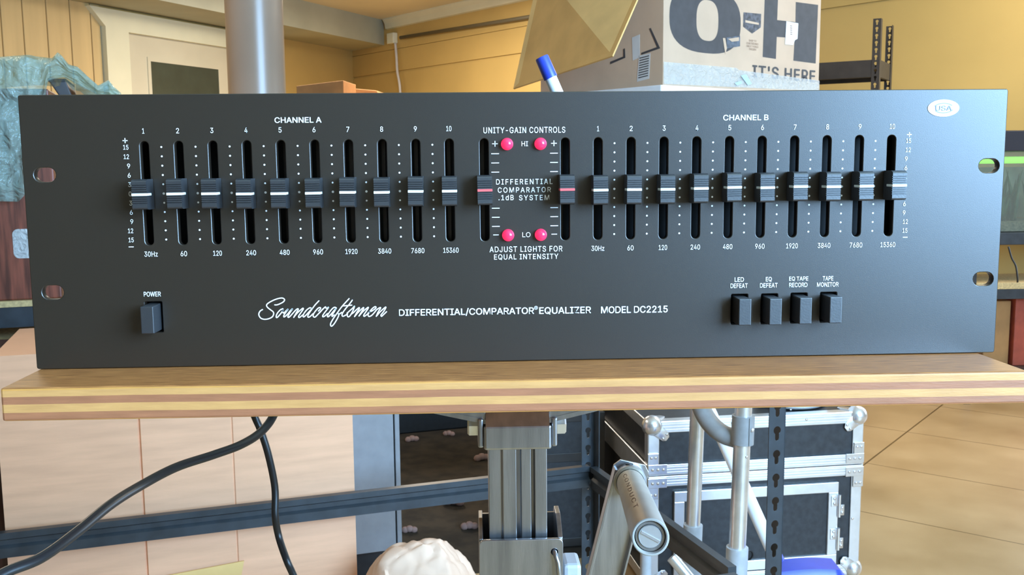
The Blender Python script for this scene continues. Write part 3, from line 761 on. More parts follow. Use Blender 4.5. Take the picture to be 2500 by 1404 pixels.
ca, sa = math.cos(-0.50), math.sin(-0.50)
e1 = u_ * ca + w_ * sa; e2 = w_ * ca - u_ * sa
MB().prism([(-0.0066, -0.0008), (0.0066, -0.0008), (0.0066, 0.0008), (-0.0066, 0.0008)], ls(Pb) + tx * (Lt - 0.0017), e1, e2, tx, 0.0009).build('screw_slot', CHROME, grip)
me = text_mesh('CONDUCT', 0.0, 1.25)
xs = [v.co.x for v in me.vertices]; a0, a1 = min(xs), max(xs)
vc = (CP - (Pb + Pf) / 2); vc = (vc - tx * vc.dot(tx)).normalized(); vr = tx.cross(vc).normalized()
if vr.x < 0: vr = -vr
for v in me.vertices:
    s_ = 0.03 + (v.co.x - a0) / (a1 - a0) * (Lt - 0.08); th = (v.co.y - 0.35) * 0.55 - 0.12
    v.co = ls(Pb) + tx * s_ + (vc * math.cos(th) + vr * math.sin(th)) * (R_ + 0.00015)
link('printed_text', me, mat('faded_brown_ink', (0.16, 0.10, 0.08, 1), 0.8), grip)

# black mains cords hanging behind the tabletop
def cord(pts, start, r, flat, label):
    p = [V(start)] + [V((start[0], 0.30, 1.028))] + [at(*q) for q in pts]
    o = MB().tube(smooth_path(p, 8), r, 14, flat=flat).build('power_cord', CORD, None, True)
    tag(o, label, 'cord', 'cords behind the tabletop'); return o
cord([(690, 930, .80), (672, 1005, .79), (640, 1052, .775), (590, 1085, .755), (520, 1111, .735), (430, 1141, .71), (345, 1185, .68), (270, 1232, .645), (190, 1297, .61), (100, 1362, .58), (5, 1402, .56), (-90, 1470, .54)],
     (-0.150, 0.2625, 1.028), 0.0034, 0.72, 'black twin cord sweeping from under the tabletop down to the lower left')
cord([(610, 940, .81), (618, 1005, .815), (636, 1050, .815), (655, 1110, .815), (671, 1190, .815), (672, 1260, .81), (681, 1312, .81), (700, 1368, .80), (716, 1404, .80), (750, 1480, .80), (800, 1600, .8)],
     (-0.185, 0.2625, 1.028), 0.0030, 0.8, 'thin black cord hanging almost straight down in front of the cardboard')

# marker standing behind the panel
mt_, mb_ = at(1322, 139, 0.70), None
dirv = (at(1357, 219, 0.70) - mt_).normalized()
Lm = (mt_.z - 1.1262) / -dirv.z
mk_ = thing('marker_pen', 'white marker pen with a blue cap sticking up behind the equalizer', 'marker', mt_ + dirv * Lm)
mo = -dirv
capL = (at(1344, 190, 0.70) - mt_).length
MB().lathe([(0, 0.0), (0.0040, 0.0002), (0.0043, 0.002), (0.0043, Lm - capL), (0, Lm - capL)], (0, 0, 0), mo, 24).build('barrel', WHITEP, mk_, SM)
MB().lathe([(0.0043, Lm - capL - 0.0002), (0.0050, Lm - capL - 0.0002), (0.0048, Lm - 0.0008), (0.0044, Lm - 0.0001), (0.0032, Lm), (0.0030, Lm - 0.001), (0, Lm - 0.001)], (0, 0, 0), mo, 24).build('cap', BLUE, mk_, SM)

# ================================================================== THE EMPTY STEEL RACK BEHIND THE STAND
RC = onz(1440, 1164, 0.40); RC.z = 0
RZ = math.radians(16.1)
rack = thing('shelf_frame', 'charcoal boltless steel shelf frame without shelves, behind the work stand', 'shelf frame', RC, RZ)
BP = [(0, -0.024), (0.0, -0.006), (0.007, -0.001), (0.007, 0.008), (0.0, 0.012), (0.0, 0.024), (0.016, 0.024), (0.016, -0.024)]
def beam(p, q, zc, nrm, name='beam', m=RACKM, sc=1.0, par=rack):
    p, q = V(p), V(q); d = q - p
    return MB().prism([(a * sc, c * sc) for a, c in BP], V((p.x, p.y, zc)), nrm, (0, 0, 1), d.normalized(), d.length).build(name, m, par)
RL, RD = 1.75, 0.61
beam((-RL, 0, 0), (0, 0, 0), 0.40, V((0, 1, 0)))
beam((-RL, -RD, 0), (0, -RD, 0), 0.40, V((0, -1, 0)))
beam((0, -RD + 0.02, 0), (0, -0.004, 0), 0.40, V((1, 0, 0)))
beam((-RL, -RD + 0.02, 0), (-RL, -0.004, 0), 0.40, V((-1, 0, 0)))
def keyhole(cx, cz, s=1.0):
    pts = []
    r, w, dn = 0.0068 * s, 0.0036 * s, 0.0175 * s
    a0 = math.asin(w / r)
    for k in range(15): a = -PI / 2 + a0 + (2 * PI - 2 * a0) * k / 14; pts.append((cx + r * math.cos(a), cz + r * math.sin(a)))
    pts += [(cx - w, cz - dn + w), (cx - w * 0.6, cz - dn + 0.2 * w), (cx, cz - dn), (cx + w * 0.6, cz - dn + 0.2 * w), (cx + w, cz - dn + w)]
    return pts
def post_meshes(zh, top, width, pitch, s, n):
    hl = [keyhole(width / 2, zh - pitch * k, s) for k in range(n)]
    hl = [h for h in hl if min(z for _, z in h) > 0.03 and max(z for _, z in h) < top - 0.004]
    a = filled([rect(0, 0, width, top)] + hl, 0.002, 0.0002)
    return a
ztop = at(1916, 993, 1.545).z
face = post_meshes(ztop + 0.16, 1.10, 0.031, 0.0399, 1.0, 30)
def post(x, y, sx, sy, par, m, face, width, top, rotz=0.0):
    """L shaped upright: face plate in XZ with keyholes, flange along Y"""
    p = MB(); f = bmesh.new(); f.from_mesh(face)
    for v in f.verts: v.co = V((v.co.x * sx, v.co.y * sy, v.co.z))
    if sx * sy < 0: bmesh.ops.reverse_faces(f, faces=f.faces[:])
    p.merge(f)
    p.box((min(0, 0.002 * sx), min(0, width * sy), 0), (max(0, 0.002 * sx), max(0, width * sy), top))
    return p.build('post', m, par, loc=(x, y, 0), rot=(0, 0, rotz))
FP = onz(1888, 1404, at(1888, 1404, 1.545).z)
flp = (M.Rotation(-RZ, 4, 'Z') @ (V((FP.x, FP.y, 0)) - RC))
post(flp.x + 0.016, flp.y, -1, 1, rack, RACKM, face, 0.031, 1.10)
post(0.018, 0.018, -1, -1, rack, RACKM, face, 0.031, 1.10)
post(-RL - 0.018, 0.018, 1, -1, rack, RACKM, face, 0.031, 1.10)
post(-RL - 0.018, -RD - 0.018, 1, 1, rack, RACKM, face, 0.031, 1.10)

# ================================================================== LEFT: CARTON, CABINET, SPEAKER SHELF
RM = M.Rotation(RZ, 4, 'Z')
ex, ey = RM @ V((1, 0, 0)), RM @ V((0, 1, 0))
CB = RC + ey * 0.055                              # carton front, just behind the rear beam
def onC(u, v, p=CB, n=ey): return onplane(u, v, p, n)
def cx_(u, v=1180): return (onC(u, v) - CB).dot(ex)
xa, xb = cx_(3), cx_(866)
zt = onC(40, 868).z
cz = thing('tall_carton', 'large plain brown cardboard box standing behind the shelf frame beam, left', 'cardboard box', CB + ex * xa, RZ)
c1, c2 = cx_(347) - xa, cx_(572) - xa; wd = xb - xa
MB().prism([(0, 0.004), (c1 - 0.003, -0.003), (c1, 0.002), (c1 + 0.003, -0.003), (c2 - 0.0025, -0.001), (c2, 0.0015), (c2 + 0.0025, -0.001), (wd, 0.003), (wd, 0.34), (0, 0.34)], (0, 0, 0), (1, 0, 0), (0, 1, 0), (0, 0, 1), zt).build('carton_body', CARD, cz)
zf_ = onC(460, 1388).z
MB().prism([(c1 - 0.01, zf_ - 0.14), (c2 - 0.02, zf_ - 0.14), (c2 + 0.012, zf_ + 0.004), (c1 - 0.005, zf_ - 0.008)], (0, -0.010, 0), (1, 0, 0), (0, 0, 1), (0, 1, 0), 0.004).build('flap', CARDY, cz)
x6, x20 = cx_(60) - xa, cx_(205) - xa
MB().prism([(x6, zf_ - 0.14), (x20, zf_ - 0.14), (x20, zf_ - 0.002), (x20 - 0.03, zf_ + 0.003), (x6, zf_ - 0.014)], (0, -0.010, 0), (1, 0, 0), (0, 0, 1), (0, 1, 0), 0.004).build('flap', CARDO, cz)

# dark red wood cabinet at the very edge of the picture
dk0 = CB + ex * (cx_(3) - 0.42) + ey * 0.06
tag(MB().box((0, 0, 0), (0.414, 0.32, onC(10, 905).z), bev=0.004).build('wood_cabinet', mat('dark_red_wood', (0.07, 0.022, 0.015, 1), 0.45, var=0.5, scale=9, stretch=(9, 9, 0.8)), None, loc=dk0, rot=(0, 0, RZ)), 'dark reddish wood cabinet at the left edge beside the tall brown box', 'cabinet')
# blue grey steel cabinet to the right of the carton
GB = CB + ey * 0.37
ga, gb = (onC(857, 1180, GB) - GB).dot(ex), (onC(968, 1180, GB) - GB).dot(ex)
gz0 = onC(920, 1352, GB).z
cab = thing('steel_cabinet', 'blue grey steel cabinet standing between the brown box and the aluminium column', 'cabinet', GB + ex * gb, RZ)
MB().box((-0.46, 0.016, gz0), (-0.0065, 0.42, 0.62), bev=0.003).build('cabinet_body', CABM, cab)
MB().box((-0.46, 0.0, gz0 + 0.004), (-0.0045, 0.016, 0.618), bev=0.002).build('door', CABM, cab)
MB().box((0.0, 0.006, gz0), (0.0125, 0.42, 0.62), bev=0.002).build('side_flange', CABM, cab)
MB().box((-0.44, 0.04, 0), (-0.01, 0.40, gz0 + 0.002)).build('plinth', CHASSIS, cab)
MB().box((-0.0065, 0.03, gz0), (0.0, 0.42, 0.615)).build('gap_seal', CHASSIS, cab)

# speaker shelf: particle board on black beams
PB = CB + ey * 0.46
def onP(u, v): return onplane(u, v, PB, ey)
zd = onP(40, 735).z; th_ = zd - onP(40, 750).z; bh = onP(40, 750).z - onP(40, 800).z
xr_ = (onP(330, 760) - PB).dot(ex)
shf = thing('storage_shelf', 'particle board shelf on black steel beams carrying the wrapped speaker', 'shelf', PB + ex * xr_, RZ)
MB().box((-1.30, 0, zd - th_), (-0.02, 0.46, zd), bev=0.001).build('shelf_board', PARTB, shf)
for y in (0.004, 0.44): MB().box((-1.30, y, zd - th_ - bh), (-0.02, y + 0.016, zd - th_)).build('beam', RACKM, shf)
zl = onP(40, 842).z; zl2 = onP(40, 866).z
MB().box((-1.30, 0.004, zl2), (-0.02, 0.02, zl)).build('beam', RACKM, shf)
MB().box((-1.30, 0.0, zl), (-0.02, 0.46, zl + 0.010)).build('shelf_board', PARTB, shf)
for x, y in ((-0.02, 0.0), (-0.02, 0.43), (-1.33, 0.0), (-1.33, 0.43)): MB().box((x, y, 0), (x + 0.03, y + 0.03, zd - 0.001)).build('post', RACKM, shf)

sp0 = PB + ex * (onP(-150, 600) - PB).dot(ex) + ey * 0.012
wsp = (onP(142, 600) - PB).dot(ex) - (onP(-150, 600) - PB).dot(ex)
spk = thing('speaker_cabinet', 'reddish wood speaker cabinet half wrapped in teal plastic, far left', 'speaker', (sp0.x, sp0.y, zd), RZ)
hsp = onP(60, 215).z - zd
MB().box((0, 0, 0), (wsp, 0.30, hsp), bev=0.004).build('cabinet_body', REDW, spk)
x3, x6_ = (onP(30, 600) - PB).dot(ex) - (sp0 - PB).dot(ex), (onP(66, 600) - PB).dot(ex) - (sp0 - PB).dot(ex)
z5, z6 = onP(45, 560).z - zd, onP(45, 632).z - zd
MB().prism(rrect(x3, z6, x6_ + 0.02, z5, 0.012, 4), (0, -0.0012, 0), (1, 0, 0), (0, 0, 1), (0, 1, 0), 0.0008).build('tape_patch', TAPE, spk)
# dark wedge case and brown carton beside it, partly under the film
DB = PB + ey * 0.335
def onD(u, v): return onplane(u, v, DB, ey)
def dz(u, v): p = onD(u, v); return ((p - DB).dot(ex), p.z - zd)
q = [dz(84, 260), dz(118, 196), dz(160, 196), dz(186, 260)]
o_ = DB + V((0, 0, zd))
bxx = thing('dark_wedge_case', 'dark grey wedge-topped case on the shelf beside the plastic-wrapped speaker', 'case', o_ + ex * (q[0][0] + 0.02), RZ)
ox_ = q[0][0] + 0.02
MB().prism([(q[0][0] + 0.075 - ox_, 0), (q[0][0] + 0.075 - ox_, q[0][1]), (q[1][0] - ox_, q[1][1]), (q[2][0] - ox_, q[2][1]), (q[3][0] - ox_, q[3][1]), (q[3][0] - ox_, 0)], (0, 0, 0), (1, 0, 0), (0, 0, 1), (0, 1, 0), 0.22, bev=0.003).build('case_body', mat('slate_grey_vinyl', (0.050, 0.048, 0.052, 1), 0.5, var=0.2), bxx)
MB().prism([(q[1][0] - ox_, q[1][1] - 0.004), (q[2][0] - ox_, q[2][1] - 0.004), (q[2][0] - ox_ + 0.001, q[2][1] + 0.004), (q[1][0] - ox_ - 0.001, q[1][1] + 0.004)], (0, -0.004, 0), (1, 0, 0), (0, 0, 1), (0, 1, 0), 0.228).build('edge_strip', CHASSIS, bxx)
q = [dz(190, 300), dz(166, 199), dz(182, 199), dz(238, 229), dz(250, 300)]
bx2 = thing('brown_carton', 'brown carton with a sloping top under the tail of teal plastic, left', 'carton', o_ + ex * (q[0][0]) + ey * 0.005, RZ)
MB().prism([(0.0, 0), (0.0, q[1][1] - 0.002), (q[3][0] - q[0][0], q[3][1]), (q[3][0] - q[0][0] + 0.02, q[3][1] - 0.02), (q[3][0] - q[0][0] + 0.02, 0)], (0, 0, 0), (1, 0, 0), (0, 0, 1), (0, 1, 0), 0.2).build('carton_body', CARDO, bx2)

# teal plastic film draped over the speaker with a tail hanging to the right
from mathutils import noise as NZ
WBp = PB - ey * 0.016
def interp(tbl, x):
    for (a, ya), (b_, yb) in zip(tbl, tbl[1:]):
        if x <= b_: return ya + (yb - ya) * max(0, (x - a) / (b_ - a))
    return tbl[-1][1]
TOP = [(-160, 160), (0, 144), (60, 141), (100, 146), (125, 152), (140, 139), (152, 150), (170, 172), (190, 176), (215, 200), (240, 222), (252, 216), (266, 209), (280, 226), (296, 240)]
BOT = [(-160, 488), (47, 492), (52, 488), (70, 470), (90, 400), (103, 330), (112, 230), (119, 196), (160, 191), (200, 212), (236, 230), (256, 236), (270, 238), (296, 246)]
rows = []; nu = 90; nvv = 46
for i in range(nu + 1):
    u = -160 + 456 * i / nu; row = []
    vt, vb = interp(TOP, u), interp(BOT, u)
    back = 0.26 if u < 100 else 0.05 + 0.21 * max(0, (150 - u) / 50)
    for k in range(nvv + 1):
        t = k / nvv
        if t < 0.22:
            s = t / 0.22; p = onplane(u, vt, WBp, ey); p = p + ey * (back * (1 - s)) + UP * (0.03 * math.sin(s * PI) - 0.04 * (1 - s))
        else:
            s = (t - 0.22) / 0.78; p = onplane(u, vt + (vb - vt) * s, WBp, ey)
        n1 = NZ.noise(V((u * 0.021, k * 0.10, 1.3))) + 0.6 * NZ.noise(V((u * 0.05 + 3, k * 0.22, 4.1)))
        fold = 0.010 * NZ.noise(V((u * 0.03 + 0.06 * k, 0.2 * k - u * 0.01, 8.2)))
        n1 += 0.45 * abs(NZ.noise(V((u * 0.13, k * 0.55, 6.6))))
        p = p - ey * (0.012 * (n1 + 0.9) + fold + 0.004) * (0.35 if t < 0.1 else 1)
        row.append(p)
    rows.append(row)
wr = MB(); wr.grid(rows)
wrap = wr.build('plastic_film', WRAP, None, True)
tag(wrap, 'crumpled teal translucent plastic film draped over the speaker, upper left', 'plastic film')
sm_ = wrap.modifiers.new('thickness', 'SOLIDIFY'); sm_.thickness = 0.0006

# floor shade behind the rack, added as a dark sheet and a black block
m0 = onz(905, 1290, 0); 
tag(MB().box((-1.0, 0, 0), (1.08, 1.75, 0.003), bev=0.002).build('floor_shading', mat('dark_brown_shade', (0.045, 0.030, 0.017, 1), 0.9, var=0.5, scale=14, bump=0.2, bscale=300), None, loc=(m0.x - 0.05, 1.95, 0.0), rot=(0, 0, RZ)), 'dark brown sheet painting shade on the floor, strewn with pink foam peanuts, under the shelf frame', 'shade sheet')
k0 = onz(1085, 1052, 0)
MB_ = MB().box((-0.40, 0, 0.0), (0.45, 0.40, 0.42), bev=0.006)
tag(MB_.build('black_shade_block', CHASSIS, None, loc=(k0.x, k0.y, 0.0032), rot=(0, 0, RZ)), 'black block added as deep shade behind the column, at the back edge of the brown shade sheet', 'shade block')
# crumpled kraft paper and foam peanuts on the floor
PD_ = 1.93
pc = at(1035, 1400, PD_); ptop = at(1035, 1322, PD_).z
hw2 = (at(1205, 1400, PD_).x - at(865, 1400, PD_).x) / 2
t = bmesh.new(); bmesh.ops.create_icosphere(t, subdivisions=6, radius=1)
for v in t.verts:
    n = v.co.normalized()
    cell = NZ.voronoi(n * 1.7 + V((2.3, 0.4, 1.1)))[0]; ridge = min(1.0, (cell[1] - cell[0]) * 3.0)
    cr_ = NZ.voronoi(n * 4.1)[0]; r2_ = min(1.0, (cr_[1] - cr_[0]) * 4.0)
    k = 0.97 + 0.030 * (1 - ridge) - 0.016 * (1 - r2_) + 0.035 * NZ.noise(n * 2.3 + V((4, 1, 2)))
    zc_ = max(0.0, n.z)
    spread = (1 - zc_ ** 3.2) ** 0.5 / max(1e-3, (1 - zc_ ** 2) ** 0.5) if zc_ < 0.999 else 1.0
    v.co = V((n.x * k * hw2 * 1.08 * spread - 0.008, n.y * k * 0.12 * spread, zc_ * ptop * (k + 0.01)))
pm = MB(); pm.merge(t)
pa = pm.build('crumpled_paper', KRAFT, None, SM, loc=(pc.x, pc.y, 0.001))
tag(pa, 'crumpled brown kraft paper heap on the floor left of the aluminium column', 'paper')
PL = [(1108, 1226, 1.25), (1146, 1284, 1.0), (1000, 1292, 0.9), (1176, 1118, 0.95), (1006, 1072, 0.8), (1096, 1058, 0.7)]
names = ['pink foam peanut on the dark floor, the largest, under the steel beam', 'pink foam peanut beside the left cheek of the stand sleeve', 'pink foam peanut touching the edge of the blue grey cabinet', 'pink foam peanut above the steel beam, left of the column', 'faint foam peanut in the dark beside the cabinet top', 'farthest foam peanut in the dark under the tabletop']
for (u, v, s), lb in zip(PL, names):
    p = onz(u, v, 0.012); m_ = MB(); r = 0.0135 * s * (p - CP).length / 2.9
    for dx, dz_, rr in ((-1.05, 0, 1.0), (0.0, 0.35, 1.05), (1.05, -0.05, 0.95)):
        t = bmesh.new(); bmesh.ops.create_icosphere(t, subdivisions=2, radius=1)
        for w in t.verts: w.co = V((w.co.x * r * rr * 0.9 + dx * r, w.co.y * r * rr * 0.8, w.co.z * r * rr * 0.8 + dz_ * r * 0.6))
        m_.merge(t)
    o = m_.build('foam_peanut', PEANUT, None, True, loc=(p.x, p.y, r * 0.80)); o.rotation_euler = (0, 0, random.uniform(-0.6, 0.6))
    tag(o, lb, 'packing peanut', 'foam peanuts on the floor')

# ================================================================== RIGHT: FLIGHT CASE
CH = 0.437
c0 = at(1583, 1045, 2.387); cdir = math.atan2(0.063 / 0.575 * 0.575, 0.572)
CW, CDp, CHt = 0.578, 0.50, 0.452
fc = thing('flight_case', 'black flight case with aluminium edges and ball corners on the tan floor', 'flight case', (c0.x, c0.y, 0), cdir)
MB().box((0.004, 0.004, 0.012), (CW - 0.004, CDp - 0.004, CHt - 0.004), bev=0.002).build('case_body', CASEB, fc)
def trim(name, lo, hi, ax):
    m_ = MB(); m_.box(lo, hi, bev=0.0015)
    lo, hi = V(lo), V(hi)
    if ax == 'x' and abs(hi.z - lo.z) > 0.02:      # ribs along the extrusion
        for k in range(3):
            z = lo.z + (hi.z - lo.z) * (0.25 + 0.25 * k); m_.box((lo.x, lo.y - 0.0012, z - 0.0012), (hi.x, lo.y + 0.001, z + 0.0012))
    return m_.build(name, TRIM, fc)
e = 0.030
for y in (-0.001, CDp - 0.003):
    for z0, z1 in ((CHt - e, CHt - 0.001), (0.010, 0.010 + e)): trim('edge_trim', (0.02, y, z0), (CW - 0.02, y + 0.004, z1), 'x')
for y0, y1 in ((0.0, e), (CDp - e, CDp)): trim('edge_trim', (0.02, y0, CHt - 0.004), (CW - 0.02, y1, CHt), 'y')
for x in (-0.001, CW - 0.003):
    for z0, z1 in ((CHt - e, CHt - 0.001), (0.010, 0.010 + e)): trim('edge_trim', (x, 0.02, z0), (x + 0.004, CDp - 0.02, z1), 'y')
for x in (0.0, CW - e * 0.95): trim('edge_trim', (x, -0.001, 0.03), (x + e * 0.95, 0.004, CHt - 0.03), 'z')
for x in (-0.001, CW - 0.003): trim('edge_trim', (x, 0.0, 0.03), (x + 0.004, e, CHt - 0.03), 'z')
zb0, zb1 = 0.283, 0.340
trim('lid_band', (0.0, -0.004, 0.3125), (CW, 0.002, zb1), 'x'); trim('lid_band', (0.0, -0.004, zb0), (CW, 0.002, 0.3105), 'x')
for x in (-0.004, CW - 0.002): trim('lid_band', (x, 0, zb0), (x + 0.006, CDp, zb1), 'y')
MB().box((0.002, -0.002, 0.3100), (CW - 0.002, 0.001, 0.3130)).build('lid_gap', CHASSIS, fc)
def rivets(pts, r=0.0045, par=fc, name='rivet'):
    for p in pts:
        MB().lathe([(r, 0), (r * 0.9, r * 0.35), (r * 0.5, r * 0.62), (0, r * 0.7)], p, (0, -1, 0), 14).build(name, CHROME, par, True)
# ball corners with their riveted wings
for x, sx in ((0, 1), (CW, -1)):
    for z, sz in ((CHt, -1), (0.012, 1)):
        for y, sy in ((0.0, 1), (CDp, -1)):
            if y > 0 and z < 0.1: continue
            m_ = MB(); cxx, cyy, czz = x + sx * 0.013, y + sy * 0.012, z + sz * 0.013
            t = bmesh.new(); bmesh.ops.create_uvsphere(t, u_segments=24, v_segments=14, radius=0.0265); bmesh.ops.translate(t, vec=(cxx, cyy, czz), verts=t.verts[:]); m_.merge(t)
            yy = y - 0.004 if sy > 0 else y
            m_.prism([(x + sx * a, z + sz * b_) for a, b_ in ((0.004, 0.012), (0.012, 0.004), (0.030, 0.006), (0.052, 0.030), (0.054, 0.040), (0.046, 0.050), (0.036, 0.050), (0.006, 0.030))], (0, yy, 0), (1, 0, 0), (0, 0, 1), (0, 1, 0), 0.004, bev=0.001)
            zz_ = z if sz < 0 else z - 0.004
            m_.prism([(x + sx * a, y + sy * b_) for a, b_ in ((0.004, 0.012), (0.012, 0.004), (0.030, 0.006), (0.052, 0.030), (0.054, 0.040), (0.046, 0.050), (0.036, 0.050), (0.006, 0.030))], (0, 0, zz_), (1, 0, 0), (0, 1, 0), (0, 0, 1), 0.003, bev=0.001)
            bc = m_.build('ball_corner', CHROME, fc, SM)
            if sy > 0: rivets([(x + sx * 0.047, yy, z + sz * 0.033), (x + sx * 0.038, yy, z + sz * 0.044)], 0.0038, bc)
# corner braces at the lid band
for x, sx in ((0, 1), (CW, -1)):
    for z0, z1 in ((0.3135, 0.3450), (0.2780, 0.3095)):
        up = z0 > 0.31
        m_ = MB(); a, b_ = (x - 0.002 * sx, x + sx * 0.048)
        m_.box((min(a, b_), -0.0068, z0 + 0.003), (max(a, b_), -0.0042, z1 - 0.003), bev=0.001)
        zz0, zz1 = (z1 - 0.004, z1 + 0.026) if up else (z0 - 0.026, z0 + 0.004)
        a, b_ = (x - 0.002 * sx, x + sx * 0.026)
        m_.box((min(a, b_), -0.0055, zz0), (max(a, b_), -0.0025, zz1), bev=0.001)
        br = m_.build('corner_brace', CHROME, fc)
        rivets([(x + sx * k, -0.0068, (z0 + z1) / 2) for k in (0.010, 0.024, 0.038)] + [(x + sx * k, -0.0055, (zz0 + zz1) / 2 + (0.004 if up else -0.004)) for k in (0.007, 0.018)], 0.0042, br)
rivets([(0.42, -0.001, CHt - 0.014), (CW - 0.022, -0.001, 0.165), (0.22, -0.001, CHt - 0.014)], 0.004)
rivets([(0.40, 0.05, CHt - 0.0), ], 0.003)
# framed access door in the front
x0, x1, z0, z1, fwid = 0.068, 0.512, 0.045, 0.268, 0.027
fm = MB()
for lo, hi in (((x0, z1 - fwid), (x1, z1)), ((x0, z0), (x1, z0 + fwid)), ((x0, z0 + fwid), (x0 + fwid, z1 - fwid)), ((x1 - fwid, z0 + fwid), (x1, z1 - fwid))):
    fm.box((lo[0], -0.007, lo[1]), (hi[0], 0.003, hi[1]), bev=0.0015)
dr = fm.build('door_frame', TRIM, fc)
MB().box((x0 + fwid, -0.0005, z0 + fwid), (x1 - fwid, 0.0038, z1 - fwid)).build('door_panel', CASEB, dr)
for zc_ in (0.205, 0.115):
    h = MB(); h.box((x1 - 0.020, -0.0095, zc_ - 0.001), (x1 - 0.001, -0.0075, zc_ + 0.028), bev=0.0008); h.box((x1 + 0.001, -0.006, zc_ - 0.028), (x1 + 0.018, -0.001, zc_ + 0.001), bev=0.0008)
    h.tube([(x1 + 0.001, -0.010, zc_ - 0.030), (x1 + 0.001, -0.010, zc_ + 0.030)], 0.0045, 12)
    hg = h.build('hinge', CHROME, fc, SM)
    rivets([(x1 - 0.012, -0.0095, zc_ + 0.020), (x1 - 0.012, -0.0095, zc_ + 0.007), (x1 + 0.012, -0.006, zc_ - 0.007), (x1 + 0.012, -0.006, zc_ - 0.020)], 0.0040, hg)
lt = MB(); lt.lathe([(0.016, 0), (0.016, 0.003), (0.013, 0.004), (0.012, 0.001), (0, 0.001)], (0.268, -0.0005, 0.086), (0, -1, 0), 24); lt.build('port_ring', CHASSIS, fc, SM)
lc = MB(); lc.box((0.088, -0.012, 0.022), (0.118, -0.006, 0.060), bev=0.003); lc.box((0.094, -0.018, 0.03), (0.112, -0.012, 0.048), bev=0.003); lc.build('latch', CHROME, fc)
# white tub on the case
tp = onz(1957, 1001, 0.452); tp.y += 0.092
tub = thing('white_tub', 'round white tub on top of the flight case, just under the tabletop edge', 'tub', (tp.x, tp.y, CHt))
MB().lathe([(0, 0.0005), (0.088, 0.0005), (0.094, 0.006), (0.102, 0.12)], (0, 0, 0), (0, 0, 1), 40).build('tub_body', OFFW, tub, SM)
MB().lathe([(0.104, 0.12), (0.109, 0.12), (0.109, 0.132), (0.0, 0.134)], (0, 0, 0), (0, 0, 1), 40).build('lid', WHITEP, tub, SM)

# second dark case in the shade behind the first
sc2 = at(1470, 1050, 2.62)
c2_ = thing('dark_flight_case', 'dark flight case in deep shade behind the chrome-cornered one', 'flight case', (sc2.x - 0.27, sc2.y + 0.05, 0), cdir)
MB().box((0, 0, 0.01), (0.29, 0.24, 0.40), bev=0.003).build('case_body', CASEB, c2_)
for x in (0.0, 0.265): MB().box((x, -0.003, 0.01), (x + 0.025, 0.001, 0.40), bev=0.001).build('edge_trim', RACKD, c2_)
for z in (0.375, 0.26, 0.01): MB().box((0.026, -0.003, z), (0.264, 0.001, z + 0.025), bev=0.001).build('edge_trim', RACKD, c2_)

# ---------------------------------------------------------------- tubular aluminium frame in front of the case
D2, D1 = 1.93, 2.10
b2 = at(1800, 1340, D2); t2 = at(1812, 1083, D2)
wf = thing('walking_frame', 'silver tubular walking frame with a bent grey grip, in front of the flight case', 'walking frame', (b2.x, b2.y, 0))
def lw(p): return V(p) - V((b2.x, b2.y, 0))
r2 = 46 / F * D2 / 2
def leg(ut, vt, ub, vb, d, r, ztop=None):
    a, b_ = at(ut, vt, d), at(ub, vb, d); dv = (b_ - a).normalized(); f = b_ + dv * ((b_.z - 0.02) / -dv.z)
    tp_ = a if ztop is None else a - dv * ((ztop - a.z) / -dv.z)
    return lw(tp_), lw(b_), lw(f), dv
a, b_, f, dv = leg(1815, 1000, 1800, 1338, D2, r2, 0.80)
MB().tube([a, b_], r2 * 0.93, 24).build('upright_tube', ALUT, wf, SM)
MB().tube([b_ - dv * 0.002, f], r2 * 1.22, 24).build('sleeve', GREYS, wf, SM)
MB().lathe([(r2 * 1.5, 0), (r2 * 1.5, 0.02), (r2 * 1.25, 0.05)], f - V((0, 0, 0.02)), (0, 0, 1), 20).build('rubber_foot', CHASSIS, wf, SM)
kc = lw(at(1815, 1014, D2)); kd = lw(at(1812, 1083, D2)); 
k_ = MB(); k_.tube([kc, kd], r2 * 1.24, 28)
kn = (kd - kc).normalized(); km = (kc + kd) / 2
k_.box((-0.0012, -r2 * 1.30, -0.0285), (0.0012, -r2 * 1.1, 0.0285), M.Translation(km + V((0.008, 0, 0))))
col_ = k_.build('collar', GREYG, wf, SM)
rivets([km + V((0.013, -r2 * 1.18, 0.004))], 0.0042, col_, 'screw')
rivets([lw(at(1817, 1110, D2)) + V((0, -r2 * 0.9, 0))], 0.003, wf, 'button')
r1 = 39 / F * D1 / 2
a, b_, f, dv = leg(1703, 1000, 1692, 1285, D1, r1, 0.62)
MB().tube([a, b_], r1 * 0.95, 24).build('upright_tube', ALUT, wf, SM)
MB().tube([b_ - dv * 0.004, f], r1 * 1.25, 24).build('sleeve', GREYS, wf, SM)
MB().lathe([(r1 * 1.5, 0), (r1 * 1.5, 0.02), (r1 * 1.25, 0.05)], f - V((0, 0, 0.02)), (0, 0, 1), 20).build('rubber_foot', CHASSIS, wf, SM)
gpth = [at(1703, 900, 2.06), at(1705, 960, 2.03), at(1714, 1000, 2.01), at(1735, 1035, 1.985), at(1765, 1060, 1.96), at(1800, 1072, 1.945)]
MB().tube(smooth_path([lw(p) for p in gpth], 6), 0.0195, 22).build('bent_grip', GREYG, wf, SM)
a, b_, f, dv = leg(1577, 1345, 1576, 1404, 2.05, 0.012, 0.335)
MB().tube([a, f], 0.0125, 18).build('upright_tube', GREYS, wf, SM)
MB().tube([lw(at(1577, 1290, 2.05)) + V((0, 0, -0.02)), lw(at(1694, 1330, D1))], 0.009, 14).build('cross_tube', GREYS, wf, SM)
MB().tube([lw(at(1640, 1360, 2.04)), lw(at(1690, 1420, 2.02)), lw(at(1720, 1500, 2.0))], 0.013, 14).build('cross_tube', ALUT, wf, SM)

